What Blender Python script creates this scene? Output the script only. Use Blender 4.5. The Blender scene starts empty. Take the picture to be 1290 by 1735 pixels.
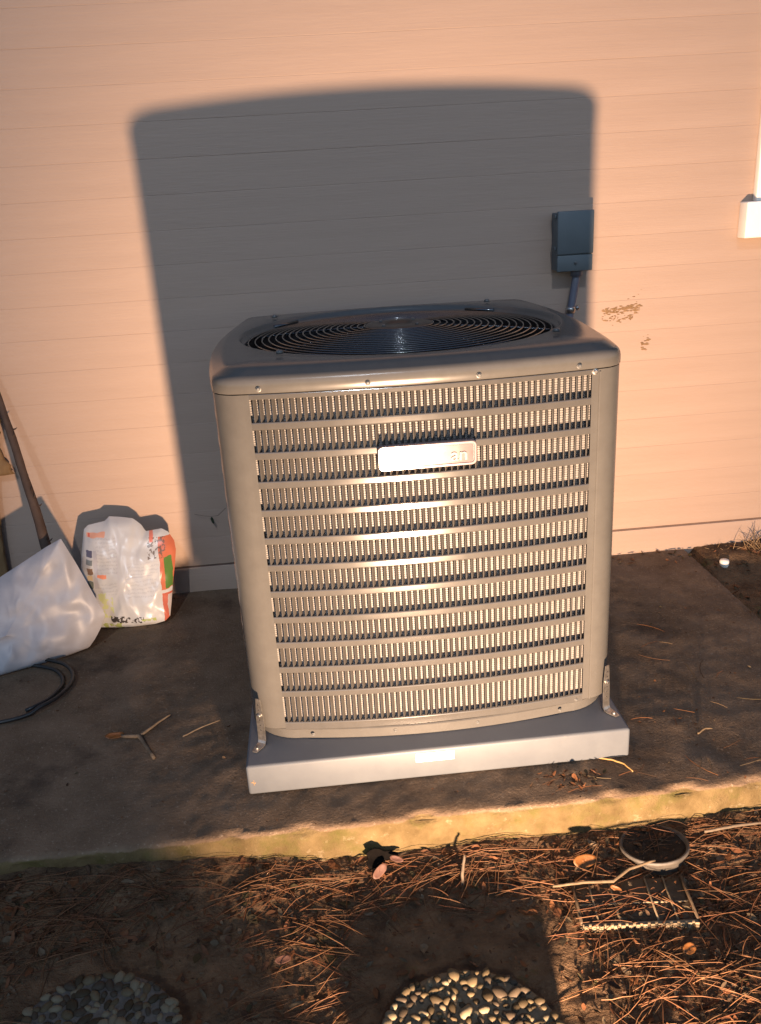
import bpy, bmesh, math, random
import numpy as np
from mathutils import Vector, Matrix, noise as mnoise
random.seed(7)
S = bpy.context.scene
COL = S.collection

# ------------------------------------------------------------------ camera
cam_d = bpy.data.cameras.new('camera')
cam = bpy.data.objects.new('camera', cam_d); COL.objects.link(cam)
cr = Vector((0.99478, -0.08486, -0.05664)); cu = Vector((0.08256, 0.34330, 0.93559)); cf = Vector((0.05995, 0.93538, -0.34852))
CAM = Vector((-0.0885, -1.4496, 1.0884))
m = Matrix((cr, cu, -cf)).transposed().to_4x4(); m.translation = CAM
cam.matrix_world = m
cam_d.sensor_fit = 'VERTICAL'; cam_d.sensor_height = 36.0; cam_d.lens = 1437.18/1735*36.0
cam_d.clip_start = 0.02; cam_d.clip_end = 200
S.camera = cam

# ------------------------------------------------------------------ sky, added cool fill sun, exposure
w = bpy.data.worlds.new('World'); S.world = w; w.use_nodes = True
nt = w.node_tree; bg = nt.nodes['Background']
sky = nt.nodes.new('ShaderNodeTexSky'); sky.sky_type = 'NISHITA'; sky.sun_disc = False
SUN_EL, SUN_AZ = math.radians(38), math.radians(184)     # from behind the camera
sky.sun_elevation = SUN_EL; sky.sun_rotation = SUN_AZ
sky.air_density = 1.0; sky.dust_density = 0.2; sky.ozone_density = 4.0
nt.links.new(sky.outputs[0], bg.inputs[0]); bg.inputs[1].default_value = 0.100
sun_d = bpy.data.lights.new('cool_fill_sun', 'SUN'); sun_d.energy = 0.65; sun_d.angle = math.radians(1.5); sun_d.color = (0.75, 0.87, 1.0)  # weak cool sun added as fill, standing in for the camera flash
sun = bpy.data.objects.new('cool_fill_sun', sun_d); COL.objects.link(sun)
sdir = Vector((math.sin(SUN_AZ)*math.cos(SUN_EL), math.cos(SUN_AZ)*math.cos(SUN_EL), math.sin(SUN_EL)))
sun.rotation_euler = sdir.to_track_quat('Z', 'Y').to_euler()
S.view_settings.view_transform = 'Standard'; S.view_settings.look = 'None'
S.view_settings.exposure = 0.0; S.view_settings.gamma = 1.0; S.view_settings.use_curve_mapping = False
S.cycles.use_denoising = True
S.cycles.max_bounces = 5; S.cycles.diffuse_bounces = 3; S.cycles.glossy_bounces = 3; S.cycles.sample_clamp_indirect = 5.0
S.cycles.use_adaptive_sampling = True; S.cycles.adaptive_threshold = 0.015

LAMP = Vector((0.098, -1.325, 0.038))
LAMP_POWER = 585.0
LAMP_COL = (1.0, 0.67, 0.435)
LAMP_AIM = Vector((0.48, 0.9, 0.58))

# ------------------------------------------------------------------ helpers
def mesh_obj(name, verts, faces, mat=None, parent=None, smooth=False, mats=None, fmat=None):
    me = bpy.data.meshes.new(name)
    me.from_pydata([tuple(v) for v in verts], [], [tuple(f) for f in faces]); me.update()
    if mats:
        for k in mats: me.materials.append(k)
        if fmat is not None: me.polygons.foreach_set('material_index', fmat)
    elif mat: me.materials.append(mat)
    if smooth: me.polygons.foreach_set('use_smooth', [True]*len(me.polygons))
    o = bpy.data.objects.new(name, me); COL.objects.link(o)
    if parent: o.parent = parent
    return o
def link_mesh(name, me, parent=None, loc=(0,0,0), rot=(0,0,0)):
    o = bpy.data.objects.new(name, me); COL.objects.link(o)
    if parent: o.parent = parent
    o.location = loc; o.rotation_euler = rot
    return o
def empty(name, label, cat, group=None, loc=(0,0,0)):
    o = bpy.data.objects.new(name, None); COL.objects.link(o); o.location = loc; o.empty_display_size = 0.05
    o['label'] = label; o['category'] = cat
    if group: o['group'] = group
    return o
def tag(o, label, cat, group=None):
    o['label'] = label; o['category'] = cat
    if group: o['group'] = group
    return o
class MB:
    def __init__(s): s.v = []; s.f = []; s.t = []
    def add(s, v, f, tint=None):
        n = len(s.v); s.v += [tuple(p) for p in v]; s.f += [tuple(i+n for i in q) for q in f]
        s.t += [tint if tint is not None else 0.5]*len(f)
    def build(s, name, mat, parent=None, smooth=False):
        o = mesh_obj(name, s.v, s.f, mat, parent, smooth)
        at = o.data.attributes.new('tint', 'FLOAT', 'FACE'); at.data.foreach_set('value', s.t)
        return o
def box(x0,x1,y0,y1,z0,z1):
    v = [(x0,y0,z0),(x1,y0,z0),(x1,y1,z0),(x0,y1,z0),(x0,y0,z1),(x1,y0,z1),(x1,y1,z1),(x0,y1,z1)]
    return v, [(0,3,2,1),(4,5,6,7),(0,1,5,4),(1,2,6,5),(2,3,7,6),(3,0,4,7)]
def bevel_box(name, x0,x1,y0,y1,z0,z1, b, mat, parent=None, seg=2):
    v,f = box(x0,x1,y0,y1,z0,z1)
    bm = bmesh.new(); vs = [bm.verts.new(p) for p in v]
    for q in f: bm.faces.new([vs[i] for i in q])
    bmesh.ops.bevel(bm, geom=list(bm.edges), offset=b, segments=seg, affect='EDGES', profile=0.5)
    me = bpy.data.meshes.new(name); bm.to_mesh(me); bm.free(); me.materials.append(mat)
    me.polygons.foreach_set('use_smooth', [True]*len(me.polygons))
    try: me.set_sharp_from_angle(angle=math.radians(50))
    except Exception: pass
    o = bpy.data.objects.new(name, me); COL.objects.link(o)
    if parent: o.parent = parent
    return o
def tube(pts, rads, n=6, cap=True):
    pts = [Vector(p) for p in pts]; V=[]; F=[]
    up = Vector((0,0,1))
    for i,p in enumerate(pts):
        d = (pts[min(i+1,len(pts)-1)]-pts[max(i-1,0)]).normalized()
        a = d.cross(up)
        if a.length < 1e-3: a = d.cross(Vector((1,0,0)))
        a.normalize(); b = a.cross(d)
        r = rads[i] if hasattr(rads,'__len__') else rads
        for k in range(n):
            t = 2*math.pi*k/n; V.append(p + (a*math.cos(t)+b*math.sin(t))*r)
    for i in range(len(pts)-1):
        for k in range(n):
            F.append((i*n+k, i*n+(k+1)%n, (i+1)*n+(k+1)%n, (i+1)*n+k))
    if cap:
        F.append(tuple(range(n))[::-1]); F.append(tuple((len(pts)-1)*n+k for k in range(n)))
    return V,F
def torus(R, r, z=0.0, n=96, k=6, cx=0, cy=0):
    V=[];F=[]
    for i in range(n):
        a=2*math.pi*i/n
        for j in range(k):
            b=2*math.pi*j/k; q=R+r*math.cos(b)
            V.append((cx+q*math.cos(a), cy+q*math.sin(a), z+r*math.sin(b)))
    for i in range(n):
        for j in range(k):
            F.append((i*k+j, ((i+1)%n)*k+j, ((i+1)%n)*k+(j+1)%k, i*k+(j+1)%k))
    return V,F
def lathe(prof, n=16, axis='Z', org=(0,0,0), closed=True):
    V=[];F=[]
    for (r,z) in prof:
        for k in range(n):
            a=2*math.pi*k/n; c,s=math.cos(a)*r,math.sin(a)*r
            if axis=='Z': p=(org[0]+c,org[1]+s,org[2]+z)
            else: p=(org[0]+c,org[1]-z,org[2]+s)      # axis towards -Y
            V.append(p)
    for i in range(len(prof)-1):
        for k in range(n): F.append((i*n+k,i*n+(k+1)%n,(i+1)*n+(k+1)%n,(i+1)*n+k))
    if closed:
        F.append(tuple(range(n))[::-1]); F.append(tuple((len(prof)-1)*n+k for k in range(n)))
    return V,F
def nz(x,y,z=0.0,s=1.0): return mnoise.noise(Vector((x*s,y*s,z*s)))
def fbm(x,y,z=0.0,s=1.0,o=4): return mnoise.fractal(Vector((x*s,y*s,z*s)), 1.0, 2.0, o)

# ------------------------------------------------------------------ materials
def new_mat(name):
    mt = bpy.data.materials.new(name); mt.use_nodes = True
    return mt, mt.node_tree, mt.node_tree.nodes['Principled BSDF']
def pmat(name, c1, c2=None, rough=0.6, metal=0.0, scale=20.0, stretch=(1,1,1), bump=0.0, bscale=None, bdist=0.002, detail=5, rvar=0.1, tint=None, spec=0.5, coat=0.0, spots=None):
    """noise-mixed colour, varied roughness, fine bump; tint=(dark,light) ramps by the per-piece attribute"""
    mt, t, b = new_mat(name); N=t.nodes; L=t.links
    tc=N.new('ShaderNodeTexCoord'); mp=N.new('ShaderNodeMapping'); mp.inputs['Scale'].default_value=stretch
    L.new(tc.outputs['Object'], mp.inputs['Vector'])
    n1=N.new('ShaderNodeTexNoise'); n1.inputs['Scale'].default_value=scale; n1.inputs['Detail'].default_value=detail; n1.inputs['Roughness'].default_value=0.62
    L.new(mp.outputs[0], n1.inputs['Vector'])
    cr_=N.new('ShaderNodeValToRGB'); cr_.color_ramp.elements[0].position=0.3; cr_.color_ramp.elements[1].position=0.72
    cr_.color_ramp.elements[0].color=(*c1,1); cr_.color_ramp.elements[1].color=(*(c2 or c1),1)
    L.new(n1.outputs['Fac'], cr_.inputs[0]); col=cr_.outputs[0]
    if tint:
        at=N.new('ShaderNodeAttribute'); at.attribute_name='tint'
        r2=N.new('ShaderNodeValToRGB'); els=r2.color_ramp.elements
        els[0].position=0.0; els[0].color=(*tint[0],1); els[1].position=1.0; els[1].color=(*tint[-1],1)
        for i,c in list(enumerate(tint))[1:-1]:
            e=els.new(i/(len(tint)-1)); e.color=(*c,1)
        L.new(at.outputs['Fac'], r2.inputs[0])
        mx=N.new('ShaderNodeMix'); mx.data_type='RGBA'; mx.blend_type='MULTIPLY'; mx.inputs[0].default_value=1.0
        L.new(r2.outputs[0], mx.inputs[6]); L.new(col, mx.inputs[7]); col=mx.outputs[2]
    if spots:      # (scale, threshold, colour, amount)
        for (ss,th,sc,am) in spots:
            n3=N.new('ShaderNodeTexNoise'); n3.inputs['Scale'].default_value=ss; n3.inputs['Detail'].default_value=6; n3.inputs['Roughness'].default_value=0.7
            L.new(mp.outputs[0], n3.inputs['Vector'])
            rr=N.new('ShaderNodeMapRange'); rr.inputs[1].default_value=th; rr.inputs[2].default_value=th+0.08; rr.inputs[4].default_value=am
            L.new(n3.outputs['Fac'], rr.inputs[0])
            mx=N.new('ShaderNodeMix'); mx.data_type='RGBA'; mx.inputs[7].default_value=(*sc,1)
            L.new(rr.outputs[0], mx.inputs[0]); L.new(col, mx.inputs[6]); col=mx.outputs[2]
    L.new(col, b.inputs['Base Color'])
    mr=N.new('ShaderNodeMapRange'); mr.inputs[3].default_value=max(0.02,rough-rvar); mr.inputs[4].default_value=min(1,rough+rvar)
    L.new(n1.outputs['Fac'], mr.inputs[0]); L.new(mr.outputs[0], b.inputs['Roughness'])
    b.inputs['Metallic'].default_value=metal; b.inputs['Specular IOR Level'].default_value=spec; b.inputs['Coat Weight'].default_value=coat
    if bump:
        n2=N.new('ShaderNodeTexNoise'); n2.inputs['Scale'].default_value=bscale or scale*4; n2.inputs['Detail'].default_value=6; n2.inputs['Roughness'].default_value=0.65
        L.new(mp.outputs[0], n2.inputs['Vector'])
        bp=N.new('ShaderNodeBump'); bp.inputs['Strength'].default_value=bump; bp.inputs['Distance'].default_value=bdist
        L.new(n2.outputs['Fac'], bp.inputs['Height']); L.new(bp.outputs[0], b.inputs['Normal'])
    return mt

M = {}
M['siding'] = pmat('siding_paint', (0.385,0.270,0.202), (0.42,0.297,0.224), rough=0.55, scale=3.0, stretch=(0.6,1,9), bump=0.5, bscale=22, bdist=0.0018, rvar=0.08,
                   spots=[(14,0.66,(0.34,0.225,0.165),0.4)])
M['groove'] = pmat('groove_dark', (0.10,0.065,0.05), (0.16,0.10,0.075), rough=0.9, scale=30)
M['trim'] = pmat('trim_white', (0.80,0.78,0.72), (0.84,0.82,0.77), rough=0.45, scale=12, bump=0.1, bscale=80)
M['cabinet'] = pmat('cabinet_paint', (0.080,0.076,0.070), (0.090,0.086,0.079), rough=0.24, scale=40, bump=0.0, bscale=700, bdist=0.0004, rvar=0.03, spec=0.5)
M['louvre'] = pmat('louvre_paint', (0.070,0.067,0.062), (0.080,0.076,0.071), rough=0.17, scale=40, rvar=0.02, spec=1.0)
M['slat'] = pmat('slat_paint', (0.064,0.059,0.053), (0.076,0.070,0.063), rough=0.38, scale=40, rvar=0.05, spec=0.5)
M['coil'] = pmat('coil_aluminium', (0.185,0.175,0.168), (0.25,0.238,0.228), rough=0.5, metal=0.0, scale=60, bump=0.35, bscale=500, bdist=0.001)
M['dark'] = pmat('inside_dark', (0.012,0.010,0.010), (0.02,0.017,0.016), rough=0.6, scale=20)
M['fan'] = pmat('fan_grey', (0.012,0.010,0.010), (0.02,0.018,0.017), rough=0.5, scale=15)
M['wire'] = pmat('wire_black', (0.012,0.010,0.009), (0.02,0.016,0.014), rough=0.18, scale=50, spec=0.5)
M['cap'] = pmat('hub_cap', (0.018,0.016,0.015), (0.026,0.024,0.022), rough=0.35, scale=30)
M['zinc'] = pmat('zinc_strap', (0.32,0.30,0.27), (0.55,0.52,0.48), rough=0.32, metal=0.9, scale=120, bump=0.2, bscale=300)
M['screw'] = pmat('screw_steel', (0.28,0.27,0.25), (0.4,0.38,0.36), rough=0.3, metal=0.9, scale=90)
M['screw_dark'] = pmat('screw_painted', (0.07,0.07,0.068), (0.10,0.10,0.095), rough=0.35, scale=90, spec=0.6)
M['pad'] = pmat('pad_plastic', (0.088,0.097,0.110), (0.10,0.11,0.122), rough=0.5, scale=18, bump=0.12, bscale=300, bdist=0.0006, spots=[(40,0.68,(0.13,0.12,0.12),0.5)])
M['sticker'] = pmat('sticker_white', (0.74,0.77,0.80), (0.8,0.82,0.84), rough=0.4, scale=60)
M['badge_rim'] = pmat('badge_rim', (0.22,0.18,0.185), (0.26,0.215,0.22), rough=0.2, metal=0.3, scale=30, rvar=0.03)
M['badge_face'] = pmat('badge_face', (0.11,0.075,0.08), (0.13,0.09,0.095), rough=0.17, scale=30, rvar=0.03, spec=0.9, coat=0.3)
M['badge_text'] = pmat('badge_letters', (0.15,0.13,0.135), (0.17,0.15,0.155), rough=0.25, metal=0.0, scale=30, rvar=0.03)
M['boxgrey'] = pmat('disconnect_grey', (0.088,0.105,0.112), (0.105,0.122,0.13), rough=0.5, scale=18, bump=0.1, bscale=120, spots=[(30,0.66,(0.10,0.10,0.10),0.4)])
M['conduit'] = pmat('conduit_grey', (0.10,0.10,0.13), (0.14,0.14,0.17), rough=0.5, scale=40)
M['stone'] = pmat('stepping_stone_mortar', (0.12,0.094,0.060), (0.18,0.142,0.092), rough=0.9, scale=60, bump=0.8, bscale=200, bdist=0.003, spec=0.12)
M['pebble'] = pmat('pebble', (0.75,0.75,0.75), (1,1,1), rough=0.55, scale=60, bump=0.2, bscale=220, tint=[(0.040,0.030,0.018),(0.085,0.064,0.036),(0.12,0.092,0.054),(0.06,0.046,0.032),(0.17,0.14,0.09)], spec=0.12)
M['needle'] = pmat('pine_needle', (0.75,0.75,0.75), (1,1,1), rough=0.55, scale=30, tint=[(0.06,0.028,0.014),(0.14,0.070,0.034),(0.19,0.10,0.052),(0.12,0.048,0.025),(0.09,0.054,0.030)], spec=0.12)
M['leaflit'] = pmat('leaf_litter', (0.6,0.6,0.6), (1,1,1), rough=0.6, scale=60, bump=0.4, bscale=160, tint=[(0.035,0.020,0.013),(0.12,0.052,0.022),(0.17,0.072,0.034),(0.08,0.04,0.022),(0.15,0.11,0.07),(0.05,0.04,0.018)], spec=0.12)
M['leaf_orange'] = pmat('leaf_orange', (0.10,0.036,0.006), (0.15,0.058,0.010), rough=0.55, scale=50, bump=0.4, bscale=150)
M['leaf_black'] = pmat('leaf_black', (0.003,0.0025,0.0025), (0.006,0.005,0.0045), rough=0.9, scale=50, bump=0.4, bscale=150, spec=0.02)
M['leaf_pink'] = pmat('leaf_pink', (0.070,0.030,0.020), (0.10,0.046,0.031), rough=0.7, scale=50, bump=0.4, bscale=150)
M['leaf_green'] = pmat('leaf_green', (0.02,0.03,0.015), (0.035,0.045,0.02), rough=0.55, scale=50)
M['twig_pale'] = pmat('twig_pale', (0.078,0.056,0.034), (0.13,0.096,0.062), rough=0.7, scale=60, stretch=(1,1,1), bump=0.5, bscale=200, spec=0.12)
M['twig_grey'] = pmat('twig_grey', (0.085,0.066,0.048), (0.14,0.11,0.08), rough=0.8, scale=60, bump=0.5, bscale=200, spec=0.12)
M['cane'] = pmat('cane_bark', (0.045,0.03,0.024), (0.085,0.058,0.045), rough=0.7, scale=30, stretch=(1,1,0.3), bump=0.7, bscale=90, bdist=0.003, spec=0.12)
M['tanwood'] = pmat('tan_fibre', (0.13,0.075,0.03), (0.25,0.15,0.065), rough=0.85, scale=25, stretch=(1,1,0.35), bump=0.8, bscale=60, bdist=0.004)
M['hose'] = pmat('black_rubber', (0.010,0.010,0.010), (0.018,0.017,0.016), rough=0.45, scale=40)
M['whitebag'] = pmat('white_plastic', (0.28,0.275,0.29), (0.34,0.33,0.345), rough=0.45, scale=9, bump=0.25, bscale=28, bdist=0.004, spots=[(11,0.70,(0.45,0.43,0.42),0.35)])
_t=M['whitebag'].node_tree; _n=_t.nodes.new('ShaderNodeTexNoise'); _n.noise_type='RIDGED_MULTIFRACTAL'; _n.inputs['Scale'].default_value=6; _n.inputs['Detail'].default_value=4; _n.inputs['Distortion'].default_value=1.0
_c=_t.nodes.new('ShaderNodeTexCoord'); _m=_t.nodes.new('ShaderNodeMapping'); _m.inputs['Scale'].default_value=(1.6,1.0,0.8); _t.links.new(_c.outputs['Object'],_m.inputs[0]); _t.links.new(_m.outputs[0],_n.inputs['Vector'])
_b=[k for k in _t.nodes if k.bl_idname=='ShaderNodeBump'][0]; _b.inputs['Strength'].default_value=0.85; _b.inputs['Distance'].default_value=0.014; _t.links.new(_n.outputs['Fac'],_b.inputs['Height'])
M['pot'] = pmat('pot_plastic', (0.045,0.039,0.033), (0.085,0.075,0.064), rough=0.6, scale=40, bump=0.3)
M['soil'] = pmat('soil', (0.028,0.020,0.014), (0.06,0.042,0.028), rough=0.95, scale=45, bump=1.0, bscale=160, bdist=0.006, spec=0.12)
M['grate'] = pmat('grate_plastic', (0.06,0.042,0.028), (0.10,0.072,0.046), rough=0.5, scale=30, bump=0.4, bscale=200, spec=0.12)
M['grate_edge'] = pmat('grate_edge', (0.12,0.09,0.055), (0.22,0.17,0.11), rough=0.6, scale=70, bump=0.4, bscale=200, spec=0.12)
M['pvc'] = pmat('pvc_white', (0.78,0.76,0.68), (0.83,0.81,0.74), rough=0.35, scale=30)
M['smear'] = pmat('dirt_smear', (0.20,0.115,0.05), (0.34,0.21,0.11), rough=0.9, scale=60, bump=0.8, bscale=200)
M['glass'] = pmat('window_glass', (0.02,0.022,0.026), (0.025,0.027,0.03), rough=0.05, scale=5, rvar=0.02, spec=0.6)
M['drygrass'] = pmat('dry_grass', (0.8,0.8,0.8), (1,1,1), rough=0.6, scale=40, tint=[(0.16,0.09,0.045),(0.34,0.22,0.11),(0.42,0.28,0.15)])
M['yellow_straw'] = pmat('yellow_straw', (0.24,0.14,0.045), (0.29,0.175,0.06), rough=0.5, scale=40)

M['wire'].node_tree.nodes['Principled BSDF'].inputs['IOR'].default_value=2.1
# ground material: damp soil with leaf mould and moss
def ground_mat():
    return pmat('ground_soil', (0.065,0.041,0.025), (0.19,0.118,0.066), rough=0.92, scale=22, bump=1.0, bscale=120, bdist=0.008, rvar=0.05, spec=0.08,
                spots=[(9,0.60,(0.075,0.075,0.024),0.5),(90,0.62,(0.20,0.12,0.065),0.7)])
M['ground'] = ground_mat()
# slab: pale concrete under a dark dirt film on the walked top
def slab_mat():
    mt,t,b=new_mat('slab_concrete'); N=t.nodes; L=t.links
    tc=N.new('ShaderNodeTexCoord')
    def noise(sc,de=6,ro=0.65):
        n=N.new('ShaderNodeTexNoise'); n.inputs['Scale'].default_value=sc; n.inputs['Detail'].default_value=de; n.inputs['Roughness'].default_value=ro
        L.new(tc.outputs['Object'],n.inputs['Vector']); return n.outputs['Fac']
    def ramp(src,stops):
        r=N.new('ShaderNodeValToRGB'); e=r.color_ramp.elements
        for i,(p,c) in enumerate(stops):
            k=e[i] if i<2 else e.new(p)
            k.position=p; k.color=(*c,1)
        L.new(src,r.inputs[0]); return r.outputs[0]
    def mix(f,a,bb):
        x=N.new('ShaderNodeMix'); x.data_type='RGBA'
        L.new(f,x.inputs[0]); L.new(a,x.inputs[6]); L.new(bb,x.inputs[7]); return x.outputs[2]
    def rng(src,a,b_,c=0.0,d=1.0):
        r=N.new('ShaderNodeMapRange'); r.inputs[1].default_value=a; r.inputs[2].default_value=b_; r.inputs[3].default_value=c; r.inputs[4].default_value=d
        L.new(src,r.inputs[0]); return r.outputs[0]
    pale=ramp(noise(16),[(0.30,(0.070,0.048,0.020)),(0.70,(0.150,0.108,0.052))])
    pale=mix(rng(noise(55),0.60,0.72,0,0.7),pale,ramp(noise(5),[(0.3,(0.21,0.165,0.10)),(0.7,(0.25,0.20,0.13))]))
    pale=mix(rng(noise(11),0.50,0.64,0,0.75),pale,ramp(noise(50),[(0.3,(0.06,0.06,0.012)),(0.7,(0.10,0.085,0.03))]))
    grime=ramp(noise(7),[(0.30,(0.105,0.070,0.044)),(0.70,(0.215,0.150,0.098))])
    grime=mix(rng(noise(150,3),0.58,0.70,0,0.75),grime,ramp(noise(9),[(0.3,(0.24,0.18,0.125)),(0.7,(0.32,0.25,0.18))]))
    grime=mix(rng(noise(3.2),0.56,0.66,0,0.75),grime,ramp(noise(30),[(0.3,(0.05,0.035,0.025)),(0.7,(0.075,0.053,0.038))]))
    sp=N.new('ShaderNodeSeparateXYZ'); L.new(tc.outputs['Object'],sp.inputs[0])
    ad=N.new('ShaderNodeMath'); ad.operation='MULTIPLY_ADD'; ad.inputs[1].default_value=0.016
    L.new(noise(18),ad.inputs[0]); L.new(sp.outputs[2],ad.inputs[2])
    L.new(mix(rng(ad.outputs[0],0.0005,0.0035),pale,grime), b.inputs['Base Color'])
    b.inputs['Roughness'].default_value=0.9; b.inputs['Specular IOR Level'].default_value=0.12
    bp=N.new('ShaderNodeBump'); bp.inputs['Strength'].default_value=0.9; bp.inputs['Distance'].default_value=0.004
    L.new(noise(130,8,0.7),bp.inputs['Height']); L.new(bp.outputs[0],b.inputs['Normal'])
    return mt
M['slab']=slab_mat()

# ------------------------------------------------------------------ ground sheet
SLAB_F, SLAB_R, WALL_Y = -0.174, 1.01, 0.918
def warp(a,b,step,lo,hi):
    c=[*np.arange(a,b,step)]
    out=[lo, (lo*0.5+a*0.5), a-2.0, a-0.8, a-0.3, a-0.1]; out2=[b+0.05,b+0.2,b+0.6,b+1.5,(hi+b)*0.5,hi]
    return [v for v in out]+c+[b]+out2
def ground_z(x,y):
    z=-0.086+0.010*fbm(x,y,0.3,3.0)+0.0055*fbm(x,y,1.7,16.0,3)+0.003*nz(x,y,5.0,60)
    if y>SLAB_F-0.10 and x<SLAB_R: z+=0.016*min(1,max(0,(y-(SLAB_F-0.10))/0.10))+ (0.010 if x>0.55 else 0)*0.5
    if x>0.9:
        k=min(1,max(0,(x-0.98)/0.06)); j=min(1,max(0,(y-0.30)/0.50)); kk=min(1,max(0,(y-0.72)/0.12))
        z+=k*j*0.06+kk*k*0.035
    if x<-0.08 and y<SLAB_F+0.2:
        k=min(1,(-x-0.08)/0.62); z+=0.052*k*k*(3-2*k)
    if y<-0.62:  # unseen mound added left of the lamp to shade soil and slab edge
        dx,dy=x-LAMP.x,y-LAMP.y; d=math.hypot(dx,dy)
        if 0.2<d<1.1 and dy>-0.5:
            az=math.degrees(math.atan2(-dx,dy)); k=min(1,max(0,(az-8.5)/23)); k=k*k*(3-2*k)
            z+=k*0.128*math.exp(-((d-0.50)/0.16)**2)*(1+0.10*nz(x,y,9,12))
    if (x-LAMP.x)**2+(y-LAMP.y)**2<0.02: z=min(z,-0.083)
    return z
xs=warp(-1.15,1.75,0.011,-40,40); ys=warp(-1.75,0.95,0.012,-40,40)
V=[];F=[]
for y in ys:
    for x in xs:
        d=max(abs(x)-2.2,abs(y)-2.2,0)
        V.append((x,y,ground_z(x,y) if d<=0 else -0.09+0.03*nz(x,y,0,0.4)))
nx=len(xs)
for j in range(len(ys)-1):
    for i in range(nx-1): F.append((j*nx+i,j*nx+i+1,(j+1)*nx+i+1,(j+1)*nx+i))
g=mesh_obj('ground',V,F,M['ground'],smooth=True); g['kind']='structure'

# ------------------------------------------------------------------ concrete slab
prof=[]
for z in np.linspace(-0.16,-0.012,14): prof.append((SLAB_F,z,'f'))
for a in np.linspace(0.15,0.85,4): prof.append((SLAB_F+0.010*(1-math.cos(a*math.pi/2)), -0.010+0.010*math.sin(a*math.pi/2),'e'))
for y in [*np.arange(SLAB_F+0.014,WALL_Y-0.02,0.0125),WALL_Y+0.02]: prof.append((y,0.0,'t'))
sx=[-6,-3,-1.6,-1.2]+[*np.arange(-1.1,SLAB_R-0.012,0.0105)]+[SLAB_R-0.006,SLAB_R]
V=[];F=[]
for x in sx:
    wob=0.004*nz(x,0,0,5)+0.002*nz(x,0,3,25)
    for (y,z,k) in prof:
        if k=='f':
            n=0.0050*fbm(x,0,z,18,4)+0.0034*nz(x,0,z,80)
            V.append((x,y+wob-n*1.2,z))
        elif k=='e':
            c=max(0,nz(x,9,0,14)-0.05)*0.016+0.003*abs(nz(x,4,0,45))
            V.append((x,y+wob+c+0.002*nz(x,1,z,50),z-c*0.8+0.0015*nz(x,2,z,60)))
        else:
            edge=max(0,1-(y-SLAB_F)/0.05)
            V.append((x,y+wob*edge, 0.0016*fbm(x,y,0,9,4)+0.0011*nz(x,y,4,55)-edge*0.002*abs(nz(x,y,8,20))))
        if x==sx[-1]: V[-1]=(x-0.003*abs(nz(y,z,0,20)),V[-1][1],V[-1][2]-(0.004 if k=='t' else 0))
npf=len(prof)
for i in range(len(sx)-1):
    for j in range(npf-1): F.append((i*npf+j,(i+1)*npf+j,(i+1)*npf+j+1,i*npf+j+1))
last=(len(sx)-1)*npf
b0=len(V)
for j in range(npf): V.append((SLAB_R+0.002*nz(V[last+j][1],0,0,20),V[last+j][1],-0.16))
for j in range(npf-1): F.append((last+j,b0+j,b0+j+1,last+j+1))
slab=mesh_obj('patio_slab',V,F,M['slab'],smooth=True); slab['kind']='structure'

# ------------------------------------------------------------------ house wall
wall=empty('house_wall','pale beige wall of narrow horizontal siding boards behind the grey cabinet','wall',loc=(0,WALL_Y,0))
def wpart(name,v,f,mat,smooth=False):
    return mesh_obj(name,[(x,y-WALL_Y,z) for (x,y,z) in v],f,mat,wall,smooth)
wpart('sheathing',*box(-6,6,WALL_Y+0.0022,WALL_Y+0.10,-0.2,3.0),M['siding'])
wpart('skirt_gap',*box(-6,6,WALL_Y+0.0010,WALL_Y+0.0021,0.070,0.090),M['groove'])
PITCH=0.0865
def board_mesh(h,seed):
    # slight lap: lower edge proud, eased edges, faint waviness along the length
    pr=[(0.0021,0.0),(0.0004,0.0),(-0.0001,0.0011),(0.0,h*0.5),(0.0,h-0.0011),(0.0004,h),(0.0021,h)]
    bx=[-6,-3]+[*np.arange(-1.4,1.8,0.08)]+[3,6]
    V=[];F=[]
    for x in bx:
        for (y,z) in pr: V.append((x,y+0.0006*nz(x,z*3,seed,2.2),z))
    n=len(pr)
    for i in range(len(bx)-1):
        for j in range(n-1): F.append((i*n+j,(i+1)*n+j,(i+1)*n+j+1,i*n+j+1))
    me=bpy.data.meshes.new('siding_board'); me.from_pydata(V,[],F); me.update(); me.materials.append(M['siding'])
    return me
bms=[board_mesh(PITCH-0.00015,k*3.7) for k in range(5)]
for k in range(33):
    link_mesh('siding_board',bms[k%5],wall,(((k*37)%11-5)*0.02,0,0.0845+k*PITCH))
v,f=box(-6,6,WALL_Y-0.002,WALL_Y+0.010,-0.12,0.077)
sk=bevel_box('skirt_board',-6,6,-0.002,0.0035,-0.12,0.0785,0.0012,M['siding'],wall)

# dirt smears left where an old pipe went through the wall
def blobs(cx,cz,w_,h_,n,seed,rmax=0.008):
    rnd=random.Random(seed); mb=MB()
    for _ in range(n):
        u=rnd.uniform(-1,1); x=cx+u*w_; z=cz+rnd.gauss(0,h_)+u*h_*0.6
        r=rnd.uniform(0.25,1)*rmax; sx_=rnd.uniform(1.0,2.4)
        ring=[]; n_=9
        V=[(x,-0.0022,z)]
        for k in range(n_):
            a=2*math.pi*k/n_; q=r*rnd.uniform(0.5,1.2)
            V.append((x+q*sx_*math.cos(a),-0.0005,z+q*0.7*math.sin(a)))
        mb.add(V,[(0,1+(k+1)%n_,1+k) for k in range(n_)],rnd.random())
    return mb
mb=blobs(0.775,0.752,0.055,0.005,90,3,0.005); 
b2=blobs(0.765,0.728,0.045,0.006,40,4,0.004); mb.add(b2.v,b2.f)
mb.build('dirt_smear',M['smear'],wall)
blobs(0.850,0.648,0.012,0.010,18,5,0.004).build('dirt_smear',M['smear'],wall)
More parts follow.
